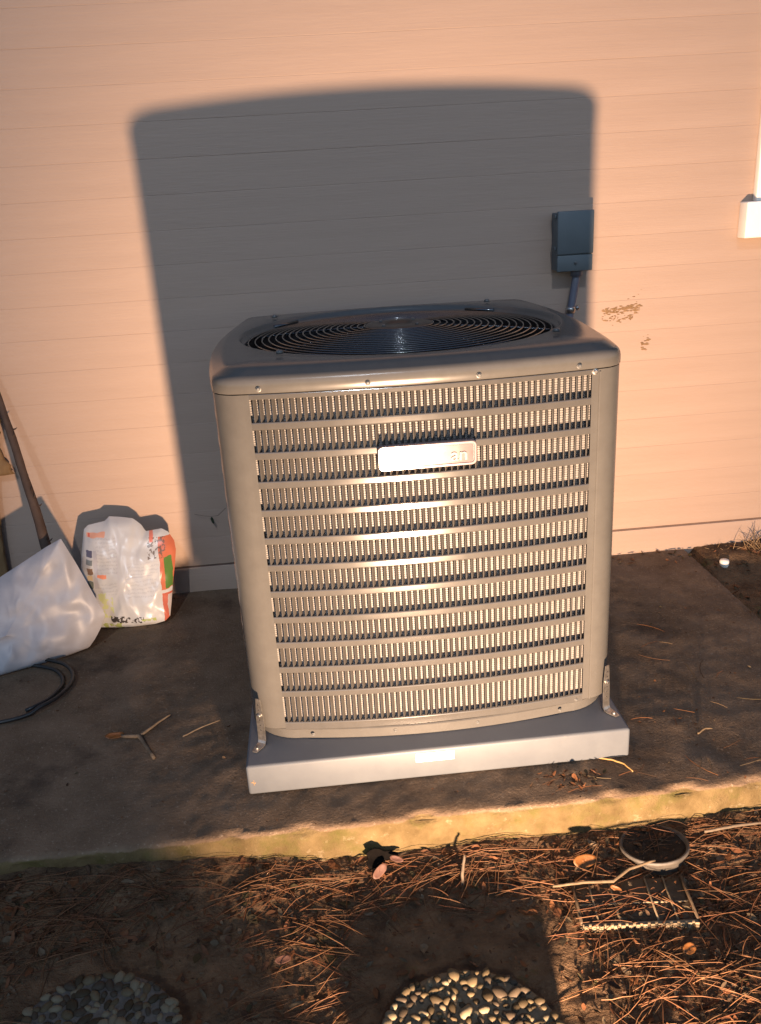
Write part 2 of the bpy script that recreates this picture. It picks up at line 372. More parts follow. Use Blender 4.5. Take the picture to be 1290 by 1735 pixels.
blobs(0.81,0.78,0.02,0.012,5,6,0.003).build('dirt_smear',M['smear'],wall)

# ------------------------------------------------------------------ window trim at the right edge
win=empty('window','white painted window corner with its sill end on the wall at right','window',loc=(1.5,WALL_Y,1.0))
def wn(name,x0,x1,y0,y1,z0,z1,b,mat): return bevel_box(name,x0-1.5,x1-1.5,y0-WALL_Y,y1-WALL_Y,z0-1.0,z1-1.0,b,mat,win)
wn('sill',1.093,2.3,WALL_Y-0.045,WALL_Y+0.0,0.925,1.018,0.003,M['trim'])
wn('frame',1.128,1.215,WALL_Y-0.022,WALL_Y+0.001,1.018,2.25,0.003,M['trim'])
wn('frame',2.16,2.26,WALL_Y-0.022,WALL_Y+0.001,1.018,2.25,0.003,M['trim'])
wn('frame',1.128,2.26,WALL_Y-0.024,WALL_Y+0.001,2.25,2.34,0.003,M['trim'])
wn('pane',1.215,2.16,WALL_Y-0.012,WALL_Y-0.004,1.018,2.25,0.001,M['glass'])

# ------------------------------------------------------------------ electrical disconnect box
db=empty('disconnect_box','blue-grey electrical disconnect box on the wall with conduit below','electrical box',loc=(0.62,WALL_Y,0.95))
def dbp(name,x0,x1,y0,y1,z0,z1,b,mat,par=None):
    return bevel_box(name,x0-0.62,x1-0.62,y0-WALL_Y,y1-WALL_Y,z0-0.95,z1-0.95,b,mat,par or db)
dbp('body',0.572,0.665,0.856,WALL_Y-0.001,0.872,1.020,0.003,M['boxgrey'])
cv=dbp('cover',0.5695,0.6675,0.850,0.862,0.914,1.024,0.003,M['boxgrey'])
dbp('lower_cover',0.5705,0.6665,0.8525,0.860,0.8705,0.9125,0.002,M['boxgrey'])
v,f=lathe([(0.004,0),(0.004,0.003),(0.002,0.004)],10,'Y'); mesh_obj('screw',[(x+0.0,y+0.852-WALL_Y,z+0.892-0.95) for x,y,z in v],f,M['screw_dark'],db)
dbp('hasp',0.6665,0.6705,0.866,0.880,0.985,1.000,0.001,M['boxgrey'])
dbp('hinge',0.5675,0.5720,0.868,0.900,1.006,1.016,0.001,M['boxgrey'])
dbp('hinge',0.5675,0.5720,0.868,0.900,0.925,0.935,0.001,M['boxgrey'])
V,F=tube([(0.015,-0.03,-0.078),(0.012,-0.03,-0.11),(0.004,-0.032,-0.16),(-0.004,-0.036,-0.20),(-0.008,-0.045,-0.32),(-0.012,-0.065,-0.42),(-0.020,-0.105,-0.47),(-0.028,-0.165,-0.49)],0.0105,12)
mesh_obj('conduit',V,F,M['conduit'],db,True)
V,F=lathe([(0.016,-0.096),(0.016,-0.080),(0.0125,-0.078)],12,'Z',(0.014,-0.03,0)); mesh_obj('conduit_fitting',V,F,M['conduit'],db,True)
V,F=lathe([(0.013,-0.192),(0.014,-0.18),(0.012,-0.176)],12,'Z',(-0.002,-0.036,0)); mesh_obj('conduit_fitting',V,F,M['zinc'],db,True)
V,F=lathe([(0.006,0),(0.006,0.006),(0.003,0.008)],10,'Y',(0.012,-0.05,-0.178)); mesh_obj('screw',V,F,M['screw'],db,True)

# ------------------------------------------------------------------ air conditioner
UX, UY, PH = 0.0923, 0.3835, 0.0694
A0, R0, BOW = 0.3700, 0.055, 0.025
ac=empty('air_conditioner','large grey louvred outdoor air conditioner unit standing on the plastic pad','air conditioner',loc=(UX,UY,PH))
ZT=0.782                # underside of the lid
def out_pt(side,s,off=0.0):
    """point on side (0 front,1 right,2 back,3 left), s along it; local xy"""
    L=A0-R0
    d=A0+off+BOW*max(0,(1-(s/L)**2))
    p=(s,-d)
    for _ in range(side): p=(-p[1],p[0])
    return p
def corner_pts(side,off=0.0,n=8):
    L=A0-R0; r=R0+off; o=[]
    for k in range(n+1):
        a=-math.pi/2+k/n*math.pi/2
        p=(L+r*math.cos(a),-L+r*math.sin(a))
        for _ in range(side): p=(-p[1],p[0])
        o.append(p)
    return o
def outline(off=0.0,ns=14,nc=8):
    L=A0-R0; o=[]
    for sd in range(4):
        for k in range(ns): o.append(out_pt(sd,-L+2*L*k/ns,off))
        o+=corner_pts(sd,off,nc)[:-1] if True else []
    return o
def shell(path_fn,offs_z,closed=False):
    """sweep profile [(off,z)] along plan path (path_fn(off)->points)"""
    rows=[path_fn(o) for (o,z) in offs_z]; n=len(rows[0]); V=[];F=[]
    for (o,z),r in zip(offs_z,rows):
        for p in r: V.append((p[0],p[1],z-PH))
    for i in range(len(rows)-1):
        for k in range(n if closed else n-1):
            F.append((i*n+k,i*n+(k+1)%n,(i+1)*n+(k+1)%n,(i+1)*n+k))
    return V,F
LS=0.3025        # half width of the louvred field
def acp(name,V,F,mat,smooth=True,parent=None):
    o=mesh_obj(name,V,F,mat,parent or ac,smooth); o.data.set_sharp_from_angle(angle=math.radians(38)); return o
# corner posts
for sd in range(4):
    def path(off,sd=sd):
        L=A0-R0; o=[out_pt(sd,s,off) for s in np.linspace(LS+0.001,L,3)[:-1]]+corner_pts(sd,off,10)+[out_pt((sd+1)%4,s,off) for s in np.linspace(-L,-LS-0.001,3)[1:]]
        return o
    V,F=shell(path,[(-0.012,0.0985),(0.0,0.099),(0.0,0.779),(-0.012,0.7795)])
    acp('corner_post',V,F,M['cabinet'])
# thin raised seam on the right-hand post, where the front panel ends
V,F=shell(lambda off:[out_pt(0,s,off) for s in (LS+0.0145,LS+0.0160,LS+0.0175)],[(0.0,0.098),(0.0018,0.0985),(0.0018,0.775),(0.0,0.7755)])
acp('seam',V,F,M['cabinet'],False)
# louvre rows
ROWS=[]; zt=0.770
for k in range(12):
    h=0.0410 if k<11 else 0.0585
    ROWS.append((zt-h,zt)); zt-=0.0545
zb_edges=[(ROWS[0][1],0.7795)]+[(ROWS[k+1][1],ROWS[k][0]) for k in range(11)]+[(0.0945,ROWS[11][0])]
def bar_mesh(z0,z1):
    e=min(0.003,(z1-z0)*0.25)
    p=lambda off:[out_pt(0,s,off) for s in np.linspace(-LS-0.001,LS+0.001,17)]
    V,F=shell(p,[(-0.006,z0+0.0008),(-0.0016,z0-0.0002),(-0.0004,z0+e*0.25),(0.0001,z0+e*0.7),(0.00012,(z0+z1)/2),(0.0001,z1-e*0.7),(-0.0004,z1-e*0.25),(-0.0016,z1+0.0002),(-0.006,z1-0.0008)])
    me=bpy.data.meshes.new('louvre_bar'); me.from_pydata(V,[],F); me.update(); me.materials.append(M['louvre'])
    me.polygons.foreach_set('use_smooth',[True]*len(F)); me.set_sharp_from_angle(angle=math.radians(9)); return me
for (z0,z1) in zb_edges:
    me=bar_mesh(z0,z1)
    for sd in range(4): link_mesh('louvre_bar',me,ac,rot=(0,0,sd*math.pi/2))
# slats
NS=55; DX=2*LS/NS
def slat_vf(h):
    sec=[(-0.0011,0.0002),(-0.0003,-0.0003),(0.0010,0.0018),(0.0046,0.0090)]
    th=0.0007
    lv=[(-0.5*h,0.55),(-0.5*h+0.0035,0.92),(-0.5*h+0.008,1.0),(0.5*h-0.008,1.0),(0.5*h-0.0035,0.92),(0.5*h,0.55)]
    V=[];F=[]; ns=len(sec)
    for (z,k) in lv:
        for (x,y) in sec: V.append((x*k,y*k if y>0 else y,z))
        for (x,y) in reversed(sec): V.append((x*k+th,(y*k if y>0 else y)+th*0.3,z))
    m_=2*ns
    for i in range(len(lv)-1):
        for j in range(m_): F.append((i*m_+j,i*m_+(j+1)%m_,(i+1)*m_+(j+1)%m_,(i+1)*m_+j))
    return V,F
sl_me={}
for h in (0.0410,0.0585):
    V,F=slat_vf(h+0.002); me=bpy.data.meshes.new('slat'); me.from_pydata(V,[],F); me.update(); me.materials.append(M['slat'])
    me.polygons.foreach_set('use_smooth',[True]*len(F)); me.set_sharp_from_angle(angle=math.radians(40)); sl_me[h]=(me,V,F)
spots=[]
for sd in (0,1,3):
    for k,(z0,z1) in enumerate(ROWS):
        h=0.0410 if k<11 else 0.0585
        for i in range(NS):
            s=-LS+(i+0.5)*DX; p=out_pt(sd,s,-0.0012); pl=out_pt(0,s,-0.0012)
            spots.append((sd,h,p,pl,(z0+z1)/2-PH,(Vector((p[0]+UX,p[1]+UY,(z0+z1)/2))-CAM).length))
front=sorted([q for q in spots if q[0]==0],key=lambda q:q[5])
for (sd,h,p,pl,z,d) in front[:300]: link_mesh('slat',sl_me[h][0],ac,(p[0],p[1],z))
rest=MB()
for (sd,h,p,pl,z,d) in front[300:]:
    me,V,F=sl_me[h]; rest.add([(p[0]+a,p[1]+b,z+c) for a,b,c in V],F)
o=rest.build('slat_rows',M['slat'],ac,True); o['kind']='stuff'; o.data.set_sharp_from_angle(angle=math.radians(40))
for side in (1,3):
    rest=MB(); c_,s_=math.cos(side*math.pi/2),math.sin(side*math.pi/2)
    for (sd,h,p,pl,z,d) in spots:
        if sd!=side: continue
        me,V,F=sl_me[h]
        rest.add([((pl[0]+a)*c_-(pl[1]+b)*s_,(pl[0]+a)*s_+(pl[1]+b)*c_,z+c) for a,b,c in V],F)
    o=rest.build('side_slats',M['slat'],ac,True); o['kind']='stuff'; o.data.set_sharp_from_angle(angle=math.radians(40))
# condenser coil: stacked horizontal finned tubes behind the louvres
pz=[]
z=0.10
while z<0.772:
    pz+= [(-0.0192,z),(-0.0180,z+0.0010),(-0.0180,z+0.0030),(-0.0192,z+0.0040)]; z+=0.0044
V,F=shell(lambda off:outline(off,12,5),pz,True); acp('coil',V,F,M['coil'],True)
# base pan
def pan_outline(off,ns=14,nc=10):
    r=0.10; L=A0-r; o=[]
    for sd in range(4):
        def rot(p):
            for _ in range(sd): p=(-p[1],p[0])
            return p
        for k in range(ns):
            q=-L+2*L*k/ns; o.append(rot((q,-(A0+off+BOW*(1-(q/L)**2)))))
        for k in range(nc):
            a=-math.pi/2+k/nc*math.pi/2; o.append(rot((L+(r+off)*math.cos(a),-L+(r+off)*math.sin(a))))
    return o
V,F=shell(pan_outline,[(-0.04,0.0700),(-0.003,0.0702),(0.0012,0.0720),(0.0012,0.0915),(-0.001,0.0935),(-0.04,0.0937)],True)
bp_=acp('base_pan',V,F,M['cabinet'])
def screw_me(r,mat,nm='screw'):
    V,F=lathe([(r*1.35,0),(r*1.35,r*0.25),(r,r*0.3),(r*0.95,r*0.8),(r*0.6,r*1.0)],12,'Y')
    me=bpy.data.meshes.new(nm); me.from_pydata(V,[],F); me.update(); me.materials.append(mat); return me
sm_d=screw_me(0.0036,M['screw_dark']); sm_l=screw_me(0.0042,M['screw']); sm_s=screw_me(0.0028,M['screw_dark'])
for s in (-0.25,-0.085,0.082,0.255): 
    p=out_pt(0,s,0.0012); link_mesh('screw',sm_s,bp_,(p[0],p[1],0.0835-PH))
p=out_pt(0,0.29,0.0005); link_mesh('screw',sm_s,ac,(p[0],p[1],0.1005-PH))
# lid
NA=256; prof=[('o',-0.004,0.7815),('o',0.0006,0.7808),('o',0.0016,0.7822),('o',0.0016,0.7955),('o',0.0004,0.8020),('o',-0.0020,0.8075),('o',-0.0080,0.8115),('o',-0.0160,0.8165),('o',-0.0235,0.8215),('o',-0.029,0.8245),
     ('c',0.3425,0.8262),('c',0.3400,0.8250),('c',0.3375,0.8190),('c',0.3350,0.8150),('c',0.3310,0.8130),('c',0.3280,0.8085),('c',0.3270,0.800),('c',0.326,0.70)]
def ray_out(a,off):
    L=A0-R0; dx,dy=math.cos(a),math.sin(a)
    lo,hi=0.2,0.6
    def inside(r):
        x,y=abs(r*dx),abs(r*dy)
        if x<y: x,y=y,x
        if y<=L: return x<=A0+off+BOW*(1-(y/L)**2)
        return (x-L)**2+(y-L)**2<=(R0+off)**2 if x>L else True
    for _ in range(26):
        m_=(lo+hi)/2
        if inside(m_): lo=m_
        else: hi=m_
    return lo
V=[];F=[]
angs=[]
for k in range(NA):
    # more samples around the corners
    t=k/NA*4; q=math.floor(t); fr=t-q; angs.append((q+0.5+ (fr-0.5)+0.10*math.sin(2*math.pi*(fr-0.5))/ (1))*math.pi/2)
for (kd,a_,z) in prof:
    for an in angs:
        r=ray_out(an,a_) if kd=='o' else a_
        V.append((r*math.cos(an),r*math.sin(an),z-PH))
for i in range(len(prof)-1):
    for k in range(NA): F.append((i*NA+k,i*NA+(k+1)%NA,(i+1)*NA+(k+1)%NA,(i+1)*NA+k))
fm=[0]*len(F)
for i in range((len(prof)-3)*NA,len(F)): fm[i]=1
lid=mesh_obj('top_cover',V,F,None,ac,True,mats=[M['cabinet'],M['dark']],fmat=fm)
for s,zz in ((-0.285,0.789),(-0.097,0.7895),(0.096,0.789),(0.278,0.7885)):
    p=out_pt(0,s,0.0027); link_mesh('screw',sm_d,lid,(p[0],p[1],zz-PH))
p=out_pt(0,0.3095,0.001); link_mesh('screw',sm_l,ac,(p[0],p[1],0.7755-PH))
# fan guard
gd=bpy.data.objects.new('fan_guard',None); COL.objects.link(gd); gd.parent=ac; gd.location=(0,0,0.8125-PH)
NR=18
for k in range(NR):
    r=0.074+(0.322-0.074)*k/(NR-1)
    dz=0.018*(1-(r/0.325)**2)
    V,F=torus(r,0.0019,dz,96,6); mesh_obj('guard_ring',V,F,M['wire'],gd,True)
for k in range(8):
    a=2*math.pi*(k+0.5)/8+0.12
    pts=[((r)*math.cos(a),(r)*math.sin(a),0.018*(1-(r/0.325)**2)-0.0042) for r in np.linspace(0.05,0.332,9)]
    V,F=tube(pts,0.0022,6); mesh_obj('guard_spoke',V,F,M['wire'],gd,True)
V,F=lathe([(0.074,0.010),(0.074,0.0165),(0.068,0.0195),(0.030,0.0205),(0.026,0.017),(0.0,0.017)],32,'Z',closed=False); mesh_obj('hub_plate',V,F,M['cap'],gd,True)
for k in range(4):
    a=math.pi/4+k*math.pi/2; v,f=lathe([(0.004,0.020),(0.004,0.023),(0.002,0.024)],8,'Z',(0.05*math.cos(a),0.05*math.sin(a),0)); mesh_obj('screw',v,f,M['screw_dark'],gd)
for k in range(4):
    a=math.pi/4+k*math.pi/2+0.05
    c,s=math.cos(a),math.sin(a)
    pts=[(0.318*c,0.318*s,0.001),(0.3325*c,0.3325*s,0.0075),(0.372*c,0.372*s,0.0105)]
    # tangential clip wire
    q=[(pts[1][0]-s*t,pts[1][1]+c*t,0.0035) for t in (-0.040,0.0,0.040)]
    V,F=tube(q,0.0042,6); mesh_obj('guard_clip',V,F,M['wire'],gd,True)
    v,f=lathe([(0.007,0.0075),(0.007,0.012),(0.004,0.014)],10,'Z',(0.368*c,0.368*s,0.0105)); mesh_obj('screw',v,f,M['screw_dark'],gd,True)
# fan
fan=bpy.data.objects.new('fan',None); COL.objects.link(fan); fan.parent=ac; fan.location=(0,0,0.755-PH)
V,F=lathe([(0.075,-0.14),(0.078,-0.01),(0.07,0.012),(0.0,0.014)],32,'Z',closed=False); mesh_obj('motor',V,F,M['fan'],fan,True)
bv=[];bf=[]
for i,r in enumerate(np.linspace(0.06,0.30,7)):
    for j,t in enumerate(np.linspace(-0.5,0.5,6)):
        wd=0.13+0.10*(r/0.3); an=t*wd/r*0.9 + 0.35*(r-0.06); bv.append((r*math.cos(an),r*math.sin(an),-0.06*t-0.02*(t*t)))
for i in range(6):
    for j in range(5): bf.append((i*6+j,(i+1)*6+j,(i+1)*6+j+1,i*6+j+1))
bme=bpy.data.meshes.new('fan_blade'); bme.from_pydata(bv,[],bf); bme.update(); bme.materials.append(M['fan']); bme.polygons.foreach_set('use_smooth',[True]*len(bf))
for k in range(4): link_mesh('fan_blade',bme,fan,rot=(0,0,k*math.pi/2+0.5))
V,F=lathe([(0.326,0.70-PH),(0.335,0.45-PH),(0.335,0.10-PH),(0.0,0.098-PH)],40,'Z',closed=False); acp('inner_shroud',V,F,M['dark'])
# badge
def rrect(w_,h_,r,n=6):
    o=[]
    for (cx,cz,a0) in ((w_/2-r,-h_/2+r,-90),(w_/2-r,h_/2-r,0),(-w_/2+r,h_/2-r,90),(-w_/2+r,-h_/2+r,180)):
        for k in range(n+1):
            a=math.radians(a0+90*k/n); o.append((cx+r*math.cos(a),cz+r*math.sin(a)))
    return o
bd=bpy.data.objects.new('badge',None); COL.objects.link(bd); bd.parent=ac
bz=0.655; bxc=0.0925-UX; p=out_pt(0,bxc,0.0); bd.location=(bxc,p[1]-0.001,bz-PH); bd.rotation_euler=(math.radians(3.0),0,0)
def plate(rings):   # [(w,h,r,y)]
    V=[];F=[]; n=None
    for (w_,h_,r,y) in rings:
        q=rrect(w_,h_,r); n=len(q); V+=[(a,y+0.35*(a*a)*0.12,b) for a,b in q]
    for i in range(len(rings)-1):
        for k in range(n): F.append((i*n+k,i*n+(k+1)%n,(i+1)*n+(k+1)%n,(i+1)*n+k))
    F.append(tuple((len(rings)-1)*n+k for k in range(n)))
    return V,F
V,F=plate([(0.176,0.046,0.009,0.0),(0.176,0.046,0.009,-0.009),(0.173,0.043,0.008,-0.0115),(0.167,0.037,0.006,-0.0115),(0.164,0.034,0.005,-0.0095)]); mesh_obj('badge_rim',V,F,M['badge_rim'],bd,False)
V,F=plate([(0.163,0.033,0.005,-0.0096),(0.162,0.032,0.005,-0.0100)]); mesh_obj('badge_face',V,F,M['badge_face'],bd,False)
def text_mesh(txt,size,ext):
    cu_=bpy.data.curves.new('txt','FONT'); cu_.body=txt; cu_.size=size; cu_.extrude=ext; cu_.align_x='RIGHT'; cu_.align_y='CENTER'
    o=bpy.data.objects.new('txt',cu_); COL.objects.link(o); dg=bpy.context.evaluated_depsgraph_get(); dg.update()
    me=bpy.data.meshes.new_from_object(o.evaluated_get(dg)); bpy.data.objects.remove(o); bpy.data.curves.remove(cu_); return me
me=text_mesh('an',0.034,0.0008); me.materials.clear(); me.materials.append(M['badge_text'])
link_mesh('lettering',me,bd,(0.072,-0.0112,-0.002),(math.pi/2,0,0))
# hold-down straps, perforated zinc
def strap(sx_):
    o=bpy.data.objects.new('hold_down_strap',None); COL.objects.link(o); o.parent=ac
    x=sx_*0.3515; yv=-0.3745
    wd=0.0085
    # path in a vertical plane: up the corner, then out along the pad
    ang=-math.radians(24)*sx_    # outward facing of the strap
    pts=[(0.0,0.105),(0.0,0.06),(0.0005,0.030),(0.0015,0.010),(0.006,0.0035),(0.014,0.0022),(0.034,0.0022)]
    V=[];F=[]
    for i,(d,z) in enumerate(pts):
        wk=wd*(0.55 if i in (0,len(pts)-1) else 1.0)
        for t in (-1,1):
            for th in (0,0.0022):
                # outward direction from the corner
                ox,oy=math.sin(math.radians(28))*sx_,-math.cos(math.radians(28))
                tx,ty=-oy,ox
                dd=d+(th if z>0.006 else 0); zz=z+(th if z<=0.006 else 0)
                V.append((x+ox*dd+tx*t*wk, yv+oy*dd+ty*t*wk, zz))
    for i in range(len(pts)-1):
        a=i*4;b=a+4
        F+= [(a,b,b+2,a+2),(a+1,a+3,b+3,b+1),(a,a+1,b+1,b),(a+2,b+2,b+3,a+3)]
    F+=[(0,2,3,1),(len(V)-4,len(V)-3,len(V)-1,len(V)-2)]
    mesh_obj('strap',V,F,M['zinc'],o,False)
    ox,oy=math.sin(math.radians(28))*sx_,-math.cos(math.radians(28))
    rz=math.atan2(ox,-oy)
    hole=screw_me(0.0016,M['dark'],'hole')
    for z in (0.092,0.080,0.057,0.045,0.034):
        link_mesh('hole',hole,o,(x+ox*0.0016,yv+oy*0.0016,z),(0,0,rz))
    link_mesh('screw',sm_l,o,(x+ox*0.0024,yv+oy*0.0024,0.068),(0,0,rz))
    link_mesh('screw',sm_l,o,(x+ox*0.024,yv+oy*0.024,0.0045),(-math.pi/2,0,0))
strap(-1); strap(1)

# ------------------------------------------------------------------ plastic pad
pad=empty('equipment_pad','pale blue-grey plastic pad lying under the air conditioner on the slab','pad',loc=(0.0904,0.345,0))
bevel_box('pad_body',-0.3816,0.3816,-0.408,0.41,0.003,PH,0.006,M['pad'],pad,3)
V,F=box(-0.050,0.026,-0.4100,-0.4076,0.0425,0.0625); mesh_obj('sticker',V,F,M['sticker'],pad)
mb=blobs(-0.368,0.033,0.006,0.005,5,9,0.004); mesh_obj('dirt_chip',[(x,-0.4078+y*0.6,z) for x,y,z in mb.v],mb.f,M['smear'],pad)

# ------------------------------------------------------------------ bags
def bag(name,poly,yfun,thick,mat,wr,rings=26,nb=180,cen=None,loc=(0,0,0),seed=1.0,back=0.35,uvbox=None):
    P=[Vector((a,b)) for a,b in poly]; L=[(P[(i+1)%len(P)]-P[i]).length for i in range(len(P))]; tot=sum(L)
    B=[]
    for k in range(nb):
        d=tot*k/nb; i=0
        while d>L[i]: d-=L[i]; i+=1
        B.append(P[i].lerp(P[(i+1)%len(P)],d/L[i]))
    c=Vector(cen) if cen else sum(P,Vector((0,0)))/len(P)
    V=[];F=[]
    def add_side(sgn):
        base=len(V)
        for r in range(rings+1):
            t=r/rings
            for q in B:
                p=c.lerp(q,t); bul=thick*(max(0,1-t**3.2))**0.75
                wz=wr*(1-abs(2*t-1)**6)*(mnoise.ridged_multi_fractal(Vector((p.x*9+seed,p.y*5,seed)),1.0,2.0,4,1.0,2.0)-1.1)+wr*0.8*nz(p.x,p.y,seed,26)*min(1,(1-t)*8)
                y=yfun(p.x,p.y)-sgn*bul*(1 if sgn>0 else back)-(wz if sgn>0 else 0)
                V.append((p.x-loc[0],y-loc[1],p.y-loc[2]))
        for r in range(rings):
            for k in range(nb):
                a=base+r*nb+k; b=base+r*nb+(k+1)%nb; F.append((a,b,b+nb,a+nb) if sgn<0 else (a,a+nb,b+nb,b))
    add_side(1); add_side(-1)
    o=mesh_obj(name,V,F,mat,None,True); o.location=loc
    uv=o.data.uv_layers.new(name='UVMap'); x0,x1,z0,z1=uvbox
    vi=np.zeros(len(o.data.loops),dtype=np.int32); o.data.loops.foreach_get('vertex_index',vi)
    va=np.array(V); uvs=np.stack([(va[vi,0]+loc[0]-x0)/(x1-x0),(va[vi,2]+loc[2]-z0)/(z1-z0)],1)
    uv.data.foreach_set('uv',uvs.astype(np.float32).ravel())
    return o
def print_mat():
    """white plastic sack with its print: pictures down the left, orange and green side stripe, grey text rows"""
    mt,t,b=new_mat('sack_print'); N=t.nodes; L=t.links
    tc=N.new('ShaderNodeTexCoord'); sp=N.new('ShaderNodeSeparateXYZ'); 
    n=N.new('ShaderNodeTexNoise'); n.inputs['Scale'].default_value=9; n.inputs['Detail'].default_value=3
    L.new(tc.outputs['UV'],n.inputs['Vector'])
    vm=N.new('ShaderNodeVectorMath'); vm.operation='MULTIPLY_ADD'; vm.inputs[1].default_value=(0.05,0.05,0)
    L.new(n.outputs['Color'],vm.inputs[0]); 
    vs=N.new('ShaderNodeVectorMath'); vs.operation='ADD'; vs.inputs[1].default_value=(-0.025,-0.025,0)
    L.new(tc.outputs['UV'],vm.inputs[2]); L.new(vm.outputs[0],vs.inputs[0]); L.new(vs.outputs[0],sp.inputs[0])
    U,Vv=sp.outputs[0],sp.outputs[1]
    def mth(op,a,bv):
        x=N.new('ShaderNodeMath'); x.operation=op
        if hasattr(a,'links'): L.new(a,x.inputs[0])
        else: x.inputs[0].default_value=a
        if hasattr(bv,'links'): L.new(bv,x.inputs[1])
        else: x.inputs[1].default_value=bv
        return x.outputs[0]
    def boxm(u0,u1,v0,v1):
        a=mth('MULTIPLY',mth('GREATER_THAN',U,u0),mth('LESS_THAN',U,u1)); c=mth('MULTIPLY',mth('GREATER_THAN',Vv,v0),mth('LESS_THAN',Vv,v1))
        return mth('MULTIPLY',a,c)
    col=None
    def lay(mask,c,am=1.0):
        nonlocal col
        x=N.new('ShaderNodeMix'); x.data_type='RGBA'
        L.new(mth('MULTIPLY',mask,am),x.inputs[0])
        if col is None: x.inputs[6].default_value=(0.42,0.42,0.42,1)
        else: L.new(col,x.inputs[6])
        x.inputs[7].default_value=(*c,1); col=x.outputs[2]
    # pale fields of small text
    ln=mth('GREATER_THAN',mth('SINE',mth('MULTIPLY',Vv,190),0),0.2)
    nn=N.new('ShaderNodeTexNoise'); nn.inputs['Scale'].default_value=70; nn.inputs['Detail'].default_value=2
    L.new(tc.outputs['UV'],nn.inputs['Vector']); wd=mth('GREATER_THAN',nn.outputs['Fac'],0.48)
    txt=mth('MULTIPLY',ln,wd)
    for bx_ in ((0.20,0.42,0.52,0.86),(0.50,0.82,0.50,0.60),(0.50,0.80,0.30,0.45),(0.20,0.40,0.34,0.46)): lay(mth('MULTIPLY',boxm(*bx_),txt),(0.26,0.26,0.28),0.35)
    lay(boxm(0.50,0.76,0.475,0.485),(0.3,0.3,0.33),0.6)
    lay(boxm(0.415,0.425,0.30,0.82),(0.42,0.40,0.42),0.6)
    for (v0,v1,c) in ((0.675,0.735,(0.05,0.045,0.09)),(0.60,0.65,(0.13,0.15,0.15)),(0.525,0.575,(0.16,0.09,0.05)),(0.405,0.47,(0.09,0.11,0.09))): lay(boxm(0.095,0.155,v0,v1),c,0.9)
    lay(boxm(0.165,0.21,0.40,0.74),(0.30,0.29,0.33),0.55)
    lay(boxm(0.09,0.15,0.475,0.52),(0.55,0.40,0.18),0.7)
    lay(boxm(0.20,0.30,0.495,0.525),(0.62,0.16,0.05),0.8)
    lay(boxm(0.10,0.30,0.845,0.885),(0.60,0.24,0.12),0.75)
    lay(boxm(0.115,0.135,0.85,0.88),(0.5,0.05,0.03),0.8)
    # green tufts printed low
    ng=N.new('ShaderNodeTexNoise'); ng.inputs['Scale'].default_value=14; ng.inputs['Detail'].default_value=4; L.new(tc.outputs['UV'],ng.inputs['Vector'])
    gm=mth('GREATER_THAN',ng.outputs['Fac'],0.52)
    lay(mth('MULTIPLY',boxm(0.20,0.34,0.12,0.36),gm),(0.42,0.46,0.16),0.7)
    lay(mth('MULTIPLY',boxm(0.15,0.42,0.0,0.075),gm),(0.22,0.26,0.03),0.8)
    lay(mth('MULTIPLY',boxm(0.62,0.76,0.03,0.10),gm),(0.28,0.33,0.05),0.8)
    nd=N.new('ShaderNodeTexNoise'); nd.inputs['Scale'].default_value=32; nd.inputs['Detail'].default_value=4; L.new(tc.outputs['UV'],nd.inputs['Vector'])
    dm=mth('GREATER_THAN',nd.outputs['Fac'],0.53)
    lay(mth('MULTIPLY',boxm(0.30,0.44,0.075,0.135),mth('GREATER_THAN',nd.outputs['Fac'],0.44)),(0.025,0.018,0.015),0.95)
    lay(mth('MULTIPLY',boxm(0.44,0.64,0.06,0.12),dm),(0.03,0.022,0.018),0.95)
    # side gusset stripe
    lay(boxm(0.835,1.2,-0.1,0.30),(0.38,0.06,0.022),0.9)
    lay(boxm(0.885,1.2,-0.1,0.28),(0.36,0.34,0.33),0.9)
    lay(boxm(0.835,1.2,0.335,0.80),(0.42,0.085,0.022),0.9)
    lay(boxm(0.880,0.955,0.34,0.62),(0.055,0.15,0.03),0.95)
    lay(mth('MULTIPLY',boxm(0.72,0.90,0.62,0.80),dm),(0.10,0.07,0.05),0.85)
    lay(boxm(0.74,0.78,0.76,0.86),(0.55,0.10,0.04),0.8)
    L.new(col,b.inputs['Base Color']); b.inputs['Roughness'].default_value=0.3; b.inputs['Coat Weight'].default_value=0.15
    nb_=N.new('ShaderNodeTexNoise'); nb_.noise_type='RIDGED_MULTIFRACTAL'; nb_.inputs['Scale'].default_value=9; nb_.inputs['Detail'].default_value=5; nb_.inputs['Distortion'].default_value=0.8; L.new(tc.outputs['Object'],nb_.inputs['Vector'])
    bp=N.new('ShaderNodeBump'); bp.inputs['Strength'].default_value=0.9; bp.inputs['Distance'].default_value=0.010; L.new(nb_.outputs['Fac'],bp.inputs['Height']); L.new(bp.outputs[0],b.inputs['Normal'])
    return mt
poly1=[(-0.752,0.008),(-0.70,0.003),(-0.645,0.002),(-0.60,0.004),(-0.570,0.010),(-0.556,0.022),(-0.549,0.06),(-0.543,0.10),(-0.533,0.15),(-0.527,0.19),(-0.530,0.215),(-0.545,0.238),(-0.562,0.248),
       (-0.585,0.246),(-0.607,0.244),(-0.618,0.262),(-0.640,0.280),(-0.672,0.286),(-0.705,0.290),(-0.718,0.279),(-0.765,0.272),(-0.777,0.262),(-0.788,0.20),(-0.796,0.12),(-0.785,0.04)]
sack=bag('soil_sack',poly1,lambda x,z:0.715+0.12*max(0,z)/0.28,0.034,print_mat(),0.008,cen=(-0.665,0.135),loc=(-0.66,0.75,0.0),seed=2.3,uvbox=(-0.796,-0.527,0.0,0.29))
tag(sack,'crumpled white soil sack with orange and green side stripe leaning on the wall','sack')
